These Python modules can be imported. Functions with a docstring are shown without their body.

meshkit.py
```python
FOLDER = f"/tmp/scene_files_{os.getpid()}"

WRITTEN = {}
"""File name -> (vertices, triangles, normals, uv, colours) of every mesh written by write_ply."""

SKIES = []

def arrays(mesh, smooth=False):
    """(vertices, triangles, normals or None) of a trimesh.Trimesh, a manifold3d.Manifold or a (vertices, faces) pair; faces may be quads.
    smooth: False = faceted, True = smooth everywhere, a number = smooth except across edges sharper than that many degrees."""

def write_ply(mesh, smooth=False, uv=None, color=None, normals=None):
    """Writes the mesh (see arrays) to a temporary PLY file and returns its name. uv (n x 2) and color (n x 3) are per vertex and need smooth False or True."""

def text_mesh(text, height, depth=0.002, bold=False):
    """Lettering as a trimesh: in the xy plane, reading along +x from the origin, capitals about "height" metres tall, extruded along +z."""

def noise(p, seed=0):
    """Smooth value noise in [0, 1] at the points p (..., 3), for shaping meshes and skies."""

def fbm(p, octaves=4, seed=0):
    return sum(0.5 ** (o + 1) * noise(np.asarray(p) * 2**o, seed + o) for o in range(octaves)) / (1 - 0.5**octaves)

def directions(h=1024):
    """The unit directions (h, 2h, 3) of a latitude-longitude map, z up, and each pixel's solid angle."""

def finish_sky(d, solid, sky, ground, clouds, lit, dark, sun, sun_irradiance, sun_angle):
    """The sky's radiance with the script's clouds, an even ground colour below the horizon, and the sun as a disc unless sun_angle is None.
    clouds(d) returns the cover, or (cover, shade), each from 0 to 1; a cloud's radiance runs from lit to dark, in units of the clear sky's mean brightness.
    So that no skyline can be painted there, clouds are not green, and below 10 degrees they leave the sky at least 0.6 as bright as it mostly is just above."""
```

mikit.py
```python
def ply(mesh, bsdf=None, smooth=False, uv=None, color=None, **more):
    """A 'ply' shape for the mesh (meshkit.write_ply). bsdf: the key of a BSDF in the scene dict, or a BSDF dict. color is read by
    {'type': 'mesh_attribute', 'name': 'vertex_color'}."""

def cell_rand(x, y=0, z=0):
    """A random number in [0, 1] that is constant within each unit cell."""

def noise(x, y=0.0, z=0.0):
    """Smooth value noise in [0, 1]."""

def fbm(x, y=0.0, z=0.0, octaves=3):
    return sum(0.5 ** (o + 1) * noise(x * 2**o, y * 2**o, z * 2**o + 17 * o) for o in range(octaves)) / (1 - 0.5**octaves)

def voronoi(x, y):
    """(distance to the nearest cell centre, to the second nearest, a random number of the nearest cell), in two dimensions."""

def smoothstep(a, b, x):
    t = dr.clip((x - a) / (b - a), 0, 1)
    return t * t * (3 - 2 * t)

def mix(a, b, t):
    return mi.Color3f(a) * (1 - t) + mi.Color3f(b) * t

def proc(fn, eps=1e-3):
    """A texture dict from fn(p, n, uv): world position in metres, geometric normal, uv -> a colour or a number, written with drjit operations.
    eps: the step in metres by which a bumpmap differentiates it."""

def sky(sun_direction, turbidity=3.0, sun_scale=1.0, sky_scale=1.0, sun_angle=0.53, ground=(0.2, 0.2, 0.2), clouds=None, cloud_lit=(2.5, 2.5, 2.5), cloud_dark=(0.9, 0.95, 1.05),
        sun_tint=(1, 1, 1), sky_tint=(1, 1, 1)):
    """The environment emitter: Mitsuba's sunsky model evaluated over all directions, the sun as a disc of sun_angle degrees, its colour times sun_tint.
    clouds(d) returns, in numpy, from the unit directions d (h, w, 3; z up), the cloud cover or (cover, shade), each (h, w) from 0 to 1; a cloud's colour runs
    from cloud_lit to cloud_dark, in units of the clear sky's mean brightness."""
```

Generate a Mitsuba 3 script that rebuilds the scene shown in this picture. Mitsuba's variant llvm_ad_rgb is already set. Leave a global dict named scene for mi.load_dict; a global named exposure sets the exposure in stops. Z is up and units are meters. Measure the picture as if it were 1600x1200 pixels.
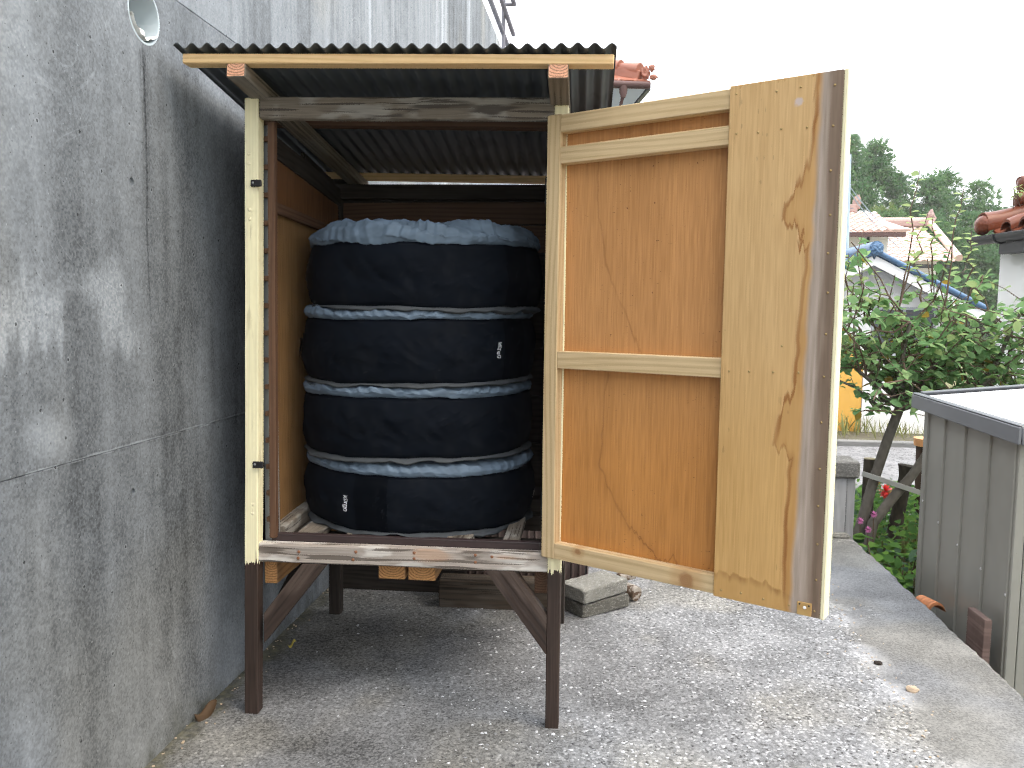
import math
import numpy as np
import trimesh
import manifold3d
import drjit as dr
import mitsuba as mi
import mikit
import meshkit
from mikit import proc, noise, fbm, voronoi, smoothstep, mix, cell_rand

T = mi.ScalarTransform4f
scene, labels = {}, {}

# ------------------------------------------------------------------ camera, sky, exposure
yaw, pitch, roll = math.radians(6.6), math.radians(5.1), 0.011
eye = np.array([0.0, 0.0, 1.14])
fwd = np.array([-math.sin(yaw) * math.cos(pitch), math.cos(yaw) * math.cos(pitch), -math.sin(pitch)])
right = np.cross(fwd, [0, 0, 1.0]); right /= np.linalg.norm(right)
upv = np.cross(right, fwd)
cam_up = -math.sin(roll) * right + math.cos(roll) * upv
scene['camera'] = {'type': 'perspective', 'fov': math.degrees(2 * math.atan(800 / 1290.0)), 'fov_axis': 'x', 'near_clip': 0.05, 'far_clip': 600.0,
                   'to_world': T().look_at(origin=eye.tolist(), target=(eye + fwd).tolist(), up=cam_up.tolist())}
scene['sky_light'] = mikit.sky([0.55, -0.25, 0.8], turbidity=3, sun_scale=0.12, sun_angle=30,
                               clouds=lambda d: (np.ones(d.shape[:2]), 1 - np.clip(d[..., 2], 0, 1)),     # overcast: brightest overhead
                               cloud_lit=(3.3, 3.4, 3.55), cloud_dark=(1.25, 1.28, 1.33), ground=(0.2, 0.2, 0.2))
exposure = 3.65

# ------------------------------------------------------------------ naming
def numbered(name):
    if name not in used:
        used[name] = 1
        return name
    k = '%s_%03d' % (name, used[name])
    used[name] += 1
    return k
used = {}

def tag(key, label=None, cat=None, group=None, kind=None):
    d = labels.setdefault(key, {})
    for a, b in (('label', label), ('category', cat), ('group', group), ('kind', kind)):
        if b:
            d[a] = b
    return key

def thing(name, label, cat, group=None):
    return tag(numbered(name), label, cat, group)

def put(name, mesh, mat, parent=None, smooth=False, to_world=None, label=None):
    key = numbered((parent + '__' if parent else '') + name)
    if isinstance(mesh, dict):
        d = dict(mesh)
    elif isinstance(mesh, tuple) and len(mesh) == 3:
        d = mikit.ply((mesh[0], mesh[1]), mat, smooth, uv=mesh[2])
    else:
        d = mikit.ply(mesh, mat, smooth)
    if to_world is not None:
        d['to_world'] = to_world
    scene[key] = d
    if label:
        tag(key, label)
    return key

def struct(name, mesh, mat, smooth=False):
    return tag(put(name, mesh, mat, None, smooth), name.replace('_', ' '), kind='structure')

# ------------------------------------------------------------------ shapes
def V(*a):
    return np.array(a, float)

def fix(v, f):
    """outward faces"""
    a, b, c = v[f[:, 0]], v[f[:, 1]], v[f[:, 2]]
    if np.einsum('ij,ij->i', a, np.cross(b, c)).sum() < 0:
        f = f[:, ::-1]
    return f

seed_u = [0]
def beam(p0, p1, w, h, side=None, bev=0.002, seg=6, wob=0.0, seed=None):
    """a sawn piece of wood from p0 to p1; w along 'side', h across; uv in metres, u along the grain, caps at u>=400"""
    p0, p1 = V(*p0), V(*p1)
    L = np.linalg.norm(p1 - p0); d = (p1 - p0) / L
    if side is None:
        side = V(0, 0, 1) if abs(d[2]) < 0.9 else V(1, 0, 0)
    s = V(*side); s = s - d * (s @ d); s /= np.linalg.norm(s); t = np.cross(d, s)
    seed_u[0] += 1
    sd = seed_u[0] if seed is None else seed
    a, b = w / 2, h / 2
    prof = np.array([[-a + bev, -b], [a - bev, -b], [a, -b + bev], [a, b - bev], [a - bev, b], [-a + bev, b], [-a, b - bev], [-a, -b + bev]])
    prof = np.vstack([prof, prof[:1]])
    per = np.concatenate([[0], np.cumsum(np.linalg.norm(np.diff(prof, axis=0), axis=1))])
    us = np.concatenate([[0, bev], np.linspace(bev, L - bev, seg + 1)[1:-1], [L - bev, L]])
    sc = np.ones(len(us)); sc[0] = sc[-1] = 1
    rings, uvs = [], []
    rs = np.random.default_rng(1000 + sd)
    ph = rs.uniform(0, 50, 4)
    uo, vo = rs.uniform(0, 40), rs.uniform(0, 40)
    for i, uu in enumerate(us):
        pr = prof.copy()
        if i in (0, len(us) - 1):
            pr = pr * V(1 - bev / a, 1 - bev / b)
        o = V(0, 0)
        if wob:
            o = wob * V(math.sin(uu * 4.1 + ph[0]) + .5 * math.sin(uu * 13 + ph[1]), math.sin(uu * 3.7 + ph[2]) + .5 * math.sin(uu * 11 + ph[3]))
        pr = pr + o
        rings.append(p0 + d * uu + pr[:, :1] * s + pr[:, 1:] * t)
        uvs.append(np.stack([np.full(9, uu + uo), per + vo], 1))
    n = len(us)
    v = np.vstack(rings); uv = np.vstack(uvs)
    f = []
    for i in range(n - 1):
        for j in range(8):
            q = [i * 9 + j, i * 9 + j + 1, (i + 1) * 9 + j + 1, (i + 1) * 9 + j]
            f += [[q[0], q[1], q[2]], [q[0], q[2], q[3]]]
    for e, ring in ((0, rings[0]), (1, rings[-1])):
        base = len(v)
        c = ring[:8].mean(0)
        v = np.vstack([v, ring[:8], c])
        q = np.vstack([prof[:8], [[0, 0]]])
        uv = np.vstack([uv, np.stack([500 + q[:, 0], 500 + q[:, 1]], 1)])
        for j in range(8):
            f.append([base + 8, base + (j + 1) % 8, base + j] if e == 0 else [base + 8, base + j, base + (j + 1) % 8])
    f = np.array(f)
    c = v.mean(0)
    f = fix(v - c, f)
    return v, f, uv

def block(lo, hi, bev=0.002, side=None, seg=2):
    """axis-aligned bevelled box"""
    lo, hi = V(*lo), V(*hi)
    c, e = (lo + hi) / 2, hi - lo
    k = int(np.argmax(e))
    ax = np.eye(3)
    s = ax[(k + 1) % 3]; 
    return beam(c - ax[k] * e[k] / 2, c + ax[k] * e[k] / 2, e[(k + 1) % 3], e[(k + 2) % 3], side=s, bev=min(bev, e.min() * .3), seg=seg)

def cat(meshes):
    v, f, uv, at = [], [], [], 0
    for m in meshes:
        v.append(m[0]); f.append(np.asarray(m[1]) + at); at += len(m[0])
        if len(m) > 2:
            uv.append(m[2])
    return (np.vstack(v), np.vstack(f), np.vstack(uv)) if uv else (np.vstack(v), np.vstack(f))

def tube(pts, radii, sides=8, cap=True):
    p = np.asarray(pts, float); n = len(p)
    radii = np.broadcast_to(radii, (n,))
    t = np.gradient(p, axis=0); t /= np.linalg.norm(t, axis=1, keepdims=True) + 1e-12
    a = np.cross(t[0], [0, 0, 1.0] if abs(t[0][2]) < .9 else [1.0, 0, 0]); a /= np.linalg.norm(a)
    v, ang = [], np.arange(sides) * 2 * np.pi / sides
    for i in range(n):
        a = a - t[i] * (a @ t[i]); a /= np.linalg.norm(a)
        b = np.cross(t[i], a)
        v.append(p[i] + radii[i] * (np.cos(ang)[:, None] * a + np.sin(ang)[:, None] * b))
    v = np.vstack(v); f = []
    for i in range(n - 1):
        for j in range(sides):
            q = [i * sides + j, i * sides + (j + 1) % sides, (i + 1) * sides + (j + 1) % sides, (i + 1) * sides + j]
            f += [[q[0], q[1], q[2]], [q[0], q[2], q[3]]]
    if cap:
        v = np.vstack([v, p[:1], p[-1:]])
        for j in range(sides):
            f.append([len(v) - 2, (j + 1) % sides, j])
            f.append([len(v) - 1, (n - 1) * sides + j, (n - 1) * sides + (j + 1) % sides])
    return v, np.array(f)

def grid(fn, us, vs):
    """quad sheet from fn(u,v)->(...,3) arrays; uv = (u,v)"""
    U_, V_ = np.meshgrid(us, vs, indexing='ij')
    P = fn(U_, V_).reshape(-1, 3)
    m, n = len(us), len(vs)
    i, j = np.meshgrid(np.arange(m - 1), np.arange(n - 1), indexing='ij')
    q = np.stack([i * n + j, (i + 1) * n + j, (i + 1) * n + j + 1, i * n + j + 1], -1).reshape(-1, 4)
    return P, np.vstack([q[:, [0, 1, 2]], q[:, [0, 2, 3]]]), np.stack([U_.ravel(), V_.ravel()], 1)

def sheet_solid(m, off):
    """give a sheet a thickness along a fixed vector"""
    v, f = np.asarray(m[0]), np.asarray(m[1])
    n = len(v)
    edges = np.sort(np.vstack([f[:, [0, 1]], f[:, [1, 2]], f[:, [2, 0]]]), axis=1)
    e, c = np.unique(edges, axis=0, return_counts=True)
    e = e[c == 1]
    dirs = {(a, b) for a, b in np.vstack([f[:, [0, 1]], f[:, [1, 2]], f[:, [2, 0]]])}
    sf = []
    for a, b in e:
        if (a, b) not in dirs:
            a, b = b, a
        sf += [[b, a, a + n], [b, a + n, b + n]]
    return np.vstack([v, v + V(*off)]), np.vstack([f, f[:, ::-1] + n, np.array(sf)])

def cyl(p0, p1, r, sides=24):
    return tube([p0, p1], [r, r], sides)

def mfold(m):
    return manifold3d.Manifold(manifold3d.Mesh(np.asarray(m.vertices, np.float32), np.asarray(m.faces, np.uint32)))

# ------------------------------------------------------------------ materials
def mat(name, base, rough=0.8, bump=None, scale=1.0, spec=0.3, metal=0.0, eps=1e-3, **more):
    b = {'type': 'principled', 'base_color': proc(base) if callable(base) else {'type': 'rgb', 'value': list(base)},
         'roughness': float(rough), 'specular': float(spec), 'metallic': float(metal), **more}
    if bump:
        b = {'type': 'bumpmap', 'arbitrary': proc(bump, eps), 'scale': float(scale), 'bsdf': b}
    scene['mat_' + name] = {'type': 'twosided', 'bsdf': b}
    return 'mat_' + name

def wood(light, dark, lines=70.0, fibre=1.0, weather=0.0, grey=(.2, .19, .17), end=None, mottle=.35):
    end_c = end or light
    def fn(p, n, uv):
        u, v = uv.x, uv.y
        w = noise(u * 2.2, v * 9, 3.0)
        ring = .5 + .5 * dr.sin(6.2832 * (v * lines + 2.4 * w + .5 * noise(u * .8, v * 3.0)))
        fib = fbm(u * 9, v * 420, 1.0, 2)
        blot = fbm(u * 3.5, v * 14, 5.0, 3)
        t = dr.clip(.42 * ring * ring + .45 * fibre * (fib - .3) + mottle * (blot - .4), 0, 1)
        c = mix(light, dark, t)
        if weather:
            wm = smoothstep(.42, .62, fbm(u * 6, v * 30, 9.0, 3)) * weather
            c = mix(c, mi.Color3f(grey) * (.55 + .9 * fib), wm)
            crack = smoothstep(.69, .76, noise(u * 5, v * 260, 4.0))
            c = c * (1 - .75 * crack * weather)
        a, b = uv.x - 500, uv.y - 500
        rr = dr.sqrt(dr.square(a - .004) + dr.square(b + .03))
        er = .5 + .5 * dr.sin(6.2832 * (rr * 125 + .8 * noise(a * 40, b * 40)))
        ec = mi.Color3f(end_c) * (1.05 - .6 * er * er * er) * (.8 + .4 * noise(a * 500, b * 500))
        return dr.select(u > 400, ec, c)
    return fn

def wood_bump(lines=70.0, k=.4):
    def fn(p, n, uv):
        return k * (.5 * noise(uv.x * 9, uv.y * 420, 1.0) + .3 * dr.sin(6.2832 * (uv.y * lines + 2.4 * noise(uv.x * 2.2, uv.y * 9, 3.0))) + .5 * noise(uv.x * 5, uv.y * 260, 4.0))
    return fn

M_pine = mat('pine', wood((.62, .47, .275), (.40, .27, .125), 65), .62, wood_bump(65), .0003)
_pine = wood((.62, .47, .275), (.40, .27, .125), 65)
def knot_fn(p, n, uv):
    s, z = (p.x + .167) * .875 - (p.y - 2.16) * .484, p.z
    c = _pine(p, n, uv)
    for ks, kz, kr in ((.114, .517, .010), (.417, .502, .020)):
        d = dr.sqrt(dr.square((s - ks) * .8) + dr.square((z - kz) * (1.0 if kr < .015 else .7))) + .004 * (noise(s * 90, z * 90) - .5)
        c = mix(c, mi.Color3f(.20, .085, .04) * (.7 + .5 * dr.abs(dr.sin(d * 900))), .9 * smoothstep(kr, kr * .45, d))
        c = mix(c, (.42, .24, .10), .5 * smoothstep(kr * 2.2, kr, d))
    return c
M_pineknot = mat('pineknot', knot_fn, .6)
M_batten = mat('batten', wood((.76, .53, .275), (.52, .33, .145), 80, end=(.55, .3, .17)), .62)
M_redwood = mat('redwood', wood((.115, .06, .034), (.048, .024, .015), 60), .7)
def weathered(base, pale, dark, rust=0.0):
    def fn(p, n, uv):
        u, v = uv.x, uv.y
        wv = v + .006 * noise(u * 9, v * 30, 2.0)
        fib = fbm(u * 14, wv * 330, 1.0, 2)
        streak = fbm(u * 3.5, wv * 70, 4.0, 3)
        blot = fbm(u * 11, v * 26, 7.0, 4)
        c = mi.Color3f(base) * (.62 + .5 * fib + .35 * (streak - .3))
        c = mix(c, mi.Color3f(pale) * (.8 + .35 * fib), .9 * smoothstep(.47, .62, blot))
        c = mix(c, dark, .85 * smoothstep(.56, .70, fbm(u * 7, v * 40, 11.0, 3)) * smoothstep(.35, .6, fib + .1))
        c = mix(c, dark, .8 * smoothstep(.74, .79, noise(u * 6, wv * 190, 9.0)))
        if rust:
            c = mix(c, (.40, .20, .085), rust * smoothstep(.62, .75, fbm(u * 5, v * 18, 15.0, 3)))
        return dr.select(u > 400, mi.Color3f(base) * (.6 + .5 * noise(uv.x * 200, uv.y * 200)), c)
    return fn
M_grey = mat('greywood', weathered((.165, .14, .112), (.255, .24, .215), (.045, .036, .03)), .9, wood_bump(20, .9), .0015)
M_pale = mat('palewood', weathered((.34, .30, .265), (.50, .475, .44), (.085, .068, .055), .38), .9, wood_bump(20, .9), .0015)
M_rafter = mat('rafter', wood((.2, .165, .125), (.085, .065, .045), 60, 1.1, .5, (.2, .19, .17), end=(.62, .33, .21)), .85)
M_brown = mat('brownstain', wood((.044, .029, .023), (.019, .013, .0105), 55, 1.1, .45, (.11, .08, .065)), .55, wood_bump(55, .8), .0012)
M_orange = mat('joist', wood((.3, .16, .065), (.12, .06, .027), 55, end=(.42, .21, .08)), .75)
M_old = mat('oldwood', wood((.075, .056, .04), (.025, .019, .014), 50, 1.2, .6, (.1, .085, .07)), .9)
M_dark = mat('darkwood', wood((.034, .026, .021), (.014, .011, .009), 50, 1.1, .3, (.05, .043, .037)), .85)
M_sill = mat('sillpaint', wood((.045, .03, .03), (.022, .015, .015), 50), .45)

def cream_fn(p, n, uv):
    u, v = uv.x, uv.y
    g = noise(u * 6, v * 300, 2.0)
    c = mi.Color3f(.80, .745, .49) * (.9 + .16 * g)
    dirt = smoothstep(.66, .8, fbm(u * 9, v * 60, 7.0, 3))
    c = mix(c, (.42, .36, .22), .45 * dirt)
    edge = .437 + .02 * (noise(p.x * 260, p.y * 260, 1.0) - .5) + .012 * (noise(p.x * 700, p.z * 60) - .5)
    br = mix((.052, .034, .027), (.024, .016, .013), fbm(u * 9, v * 300, 1.0, 2))
    return dr.select(p.z > edge, c, br)
M_cream = mat('creampost', cream_fn, .5, wood_bump(55, .5), .0009)
def cream2_fn(p, n, uv):
    g = noise(uv.x * 6, uv.y * 300, 2.0)
    wear = smoothstep(.72, .80, fbm(uv.x * 14, uv.y * 90, 7.0, 3))
    return mix(mi.Color3f(.80, .74, .50) * (.92 + .12 * g), (.30, .24, .17), wear * .8)
M_cream2 = mat('creamedge', cream2_fn, .5)

# door-plane coordinates
h0, du = V(-.167, 2.16, 0), V(.875, -.484, 0)
dn = V(-.484, -.875, 0)
def s_of(p):
    return (p.x - float(h0[0])) * float(du[0]) + (p.y - float(h0[1])) * float(du[1])

def ply_grain(s, z, k=1.0):
    fib = fbm(s * 330, z * 16, 1.0, 2)
    w = noise(s * 7, z * 1.6, 2.0)
    band = fbm(s * 60 + 3 * w, z * .9, 5.0, 2)
    return .55 * fib + .20 * band + .34 * noise(s * 8, z * 1.3, 6.0)

def panel_fn(p, n, uv):
    s, z = s_of(p), p.z
    g = ply_grain(s, z)
    c = mix((.60, .30, .115), (.33, .145, .046), dr.clip(g - .10, 0, 1))
    c = c * mix((1, 1, 1), (.97, .88, .66), smoothstep(1.1, .7, z))
    up = [(.134, 1.55), (.134, 1.482), (.14, 1.376), (.164, 1.262), (.204, 1.168), (.243, 1.083), (.27, 1.03)]
    lo = [(.175, .985), (.168, .932), (.157, .745), (.181, .699), (.217, .635), (.249, .599), (.295, .555), (.339, .526), (.367, .541), (.385, .512), (.454, .525), (.469, .56), (.49, .54)]
    z2 = z + .016 * (noise(s * 150, 5.0) - .5)
    s2 = s + .006 * (noise(z * 40, 2.0) - .5)
    for pts, k in ((up, .5), (lo, .75)):
        dm = mi.Float(9.0)
        for q, r in zip(pts[:-1], pts[1:]):
            ex, ez = r[0] - q[0], r[1] - q[1]
            t = dr.clip(((s2 - q[0]) * ex + (z2 - q[1]) * ez) / (ex * ex + ez * ez), 0, 1)
            dm = dr.minimum(dm, dr.sqrt(dr.square(s2 - q[0] - t * ex) + dr.square(z2 - q[1] - t * ez)))
        var = .35 + .9 * noise(z * 11, s * 9, 4.0)
        c = mix(c, (.25, .10, .03), dr.clip(k * var * (.75 * smoothstep(.0045, .0, dm) + .25 * smoothstep(.03, .0, dm)), 0, 1))
    sp = smoothstep(.945, .97, noise(s * 150, z * 330, 3.0)) * smoothstep(.5, .7, noise(s * 20, z * 9))
    return mix(c, (.14, .06, .025), .75 * sp)
M_panel = mat('doorpanel', panel_fn, .55)

stain_pts = [(.679, 1.642), (.672, 1.593), (.676, 1.573), (.669, 1.462), (.641, 1.398), (.619, 1.37), (.616, 1.339), (.658, 1.303), (.652, 1.285), (.669, 1.273),
             (.659, 1.126), (.656, .988), (.628, .923), (.617, .85), (.652, .826), (.648, .704), (.648, .54), (.66, .48)]
def overlay_fn(p, n, uv):
    s, z = s_of(p), p.z
    g = ply_grain(s + 3, z)
    c = mix((.66, .45, .225), (.45, .275, .115), dr.clip(g * 1.0 - .1, 0, 1)) * mix((1, 1, 1), (.97, .90, .74), smoothstep(1.2, .7, z))
    jag = .012 * (noise(s * 160, z * 12, 4.0) - .5)
    sw, zw = s + .005 * (noise(s * 10, z * 34, 8.0) - .5), z + .05 * (fbm(s * 150, z * 2, 5.0, 2) - .5)
    dmin = mi.Float(9.0)
    xs = mi.Float(.0)
    for (a, b) in zip(stain_pts[:-1], stain_pts[1:]):
        ex, ez = b[0] - a[0], b[1] - a[1]
        t = dr.clip(((sw - a[0]) * ex + (zw - a[1]) * ez) / (ex * ex + ez * ez), 0, 1)
        dmin = dr.minimum(dmin, dr.sqrt(dr.square(sw - a[0] - t * ex) + dr.square(zw - a[1] - t * ez)))
        inside = (zw <= a[1]) & (zw > b[1])
        xs = dr.select(inside, a[0] + (zw - a[1]) / ez * ex if abs(ez) > 1e-6 else a[0], xs)
    wet = smoothstep(-.002, .004, sw - xs)
    c = mix(c, (.46, .25, .085), .55 * wet)
    c = mix(c, (.27, .11, .03), (.35 + .6 * noise(z * 13, s * 5, 3.0)) * smoothstep(.0065, .001, dmin) + .42 * smoothstep(.026, .003, dmin) * wet * noise(s * 90, z * 11, 2.0))
    band = .540 + .012 * (noise(s * 120, 3.0) - .5) - .02 * smoothstep(.6, .66, s)
    below = smoothstep(band + .003, band - .003, z)
    c = mix(c, (.48, .28, .10), .6 * below)
    c = mix(c, (.26, .12, .035), .75 * below * smoothstep(band - .022, band - .002, z) * noise(s * 200, z * 12, 5.0))
    # weathered grey margin
    gb = .664 + .018 * (z - .5) + .006 * (noise(z * 26, s * 30, 2.0) - .5)
    gm = smoothstep(gb - .006, gb + .008, s)
    gc = mix((.365, .305, .262), (.165, .122, .095), smoothstep(.69, .713, s + .01 * (noise(z * 9, s * 90) - .5))) * (.72 + .55 * fbm(s * 190, z * 12, 3.0, 3))
    c = mix(c, gc, .93 * gm)
    c = mix(c, (.52, .45, .45), .75 * smoothstep(.015, .007, dr.sqrt(dr.square(s - .638) + dr.square(z - 1.585)) + .006 * noise(s * 200, z * 200)))
    c = c * (1 - .2 * smoothstep(.88, .94, noise(s * 190, z * 40, 8.0)) * smoothstep(.55, .75, noise(s * 14, z * 7, 1.0)) * smoothstep(.66, .64, s))
    return c
M_overlay = mat('dooroverlay', overlay_fn, .55)
def sideply_fn(p, n, uv):
    g = ply_grain(p.y * 1.0, p.z)
    c = mix((.27, .155, .065), (.12, .06, .022), dr.clip(g - .05, 0, 1))
    return c
M_sideply = mat('sideply', sideply_fn, .6)
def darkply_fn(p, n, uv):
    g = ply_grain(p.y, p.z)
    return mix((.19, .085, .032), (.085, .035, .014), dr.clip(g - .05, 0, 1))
M_darkply = mat('darkply', darkply_fn, .6)

def wall_fn(p, n, uv):
    y, z = p.y, p.z
    broad = fbm(y * 2.0, z * .75, 3.0, 3)
    band = fbm(y * 8.0, z * .55, 1.0, 3)
    mid = fbm(y * 34, z * 3.0, 2.0, 2)
    mott = fbm(y * 22, z * 18, 15.0, 3)
    fine = fbm(y * 210, z * 190, 4.0, 2)
    v = .178 + .13 * (broad - .5) + .15 * (band - .5) + .055 * (mid - .5) + .075 * (mott - .5) + .13 * (fine - .5)
    # calcium bloom with ragged drips at its lower edge
    up = 1.215 + .10 * (y - 1.85) + .22 * (fbm(y * 9, z * 5, 6.0, 3) - .5)
    lo = 1.035 + .12 * (fbm(y * 55, z * 3.5, 3.0, 2) - .5) + .10 * (noise(y * 6, 3.0) - .5)
    bl = smoothstep(lo - .02, lo + .05, z) * smoothstep(up + .05, up - .07, z) * smoothstep(1.93, 1.80, y + .10 * (noise(y * 9, z * 9) - .5))
    bl = bl * smoothstep(.24, .68, fbm(y * 13, z * 8, 7.0, 4) + .10)
    v = v + .145 * bl * (.7 + .6 * fine)
    b2 = smoothstep(.075, .0, dr.sqrt(dr.square((y - 1.54) * .55) + dr.square(z - .872)) + .05 * (fbm(y * 20, z * 14, 8.0, 3) - .5))
    v = v + .10 * b2
    b3 = smoothstep(.20, .0, dr.sqrt(dr.square((y - 2.16) * 1.2) + dr.square((z - .90) * .8)) + .10 * (fbm(y * 12, z * 6, 9.0, 3) - .5))
    v = v + .06 * b3
    # paler upper half and top course, runs
    v = v + .045 * smoothstep(1.15, 1.75, z) + .085 * smoothstep(1.915, 1.93, z) + .035 * smoothstep(.55, .2, z)
    tp = smoothstep(1.9, 1.95, z)
    v = v + tp * (.16 * smoothstep(.62, .80, fbm(y * 9.0, z * .2, 12.0, 2)) + .08 * (noise(y * 60, z * .7, 13.0) - .5) - .07 * smoothstep(.6, .75, noise(y * 5.0, z * .25, 14.0)))
    # weathering under the drain
    dx = dr.abs(y - 1.915 - .008 * noise(z * 9, 2.0))
    v = v - .085 * smoothstep(.030, .004, dx) * smoothstep(1.25, 1.72, z) * smoothstep(1.76, 1.74, z) * (.35 + noise(y * 240, z * 12)) - .075 * smoothstep(.0065, .001, dx) * smoothstep(.95, 1.3, z) * smoothstep(1.9, 1.6, z)
    # pale crust along the lower lift line
    lj = dr.abs(z - .812 - .004 * (noise(y * 30) - .5))
    v = v + .13 * smoothstep(.0055, .001, lj) * smoothstep(.25, .55, noise(y * 14, 5.0) + .15) - .03 * smoothstep(.012, .003, lj)
    # air holes with pale rims
    hd, h2, hr = voronoi(y * 15, z * 13)
    v = v * (1 - .7 * smoothstep(.055, .03, hd) * mi.Float(hr > .82)) + .07 * smoothstep(.10, .06, hd) * smoothstep(.03, .06, hd) * mi.Float(hr > .9)
    pit, _, pr = voronoi(y * 52 + 7, z * 46)
    v = v * (1 - .5 * smoothstep(.10, .05, pit) * mi.Float(pr > .84)) + .10 * smoothstep(.12, .06, pit) * mi.Float(pr < .06)
    # thin pale scratches
    bend_ = .5 * noise(y * 3, z * 3, 4.0) - .25
    sc = smoothstep(.83, .87, noise((y + bend_ * z) * 110, (z - .3 * y) * 9, 6.0)) * smoothstep(.62, .75, noise(y * 5, z * 5, 2.0))
    v = v + .045 * sc
    v = dr.clip(v * .86, .03, .7)
    c = mi.Color3f(.90, .985, 1.075) * v
    warm = smoothstep(.5, .75, fbm(y * 2.2, z * 1.1, 20.0, 3))
    c = mix(c, mi.Color3f(.97, 1.0, .98) * v, warm * .7)
    moss = smoothstep(.14, .0, z + .12 * noise(y * 22, z * 14)) * (.3 + .7 * noise(y * 60, z * 60))
    return mix(c, (.055, .058, .040), .75 * moss)
def wall_bump(p, n, uv):
    return fbm(p.y * 70, p.z * 60, 4.0, 3) + .5 * noise(p.y * 16, p.z * 2.4, 1.0) + .8 * noise(p.y * 7, p.z * 5)
M_wall = mat('wallconcrete', wall_fn, .9, wall_bump, .0022, spec=.2)

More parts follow.
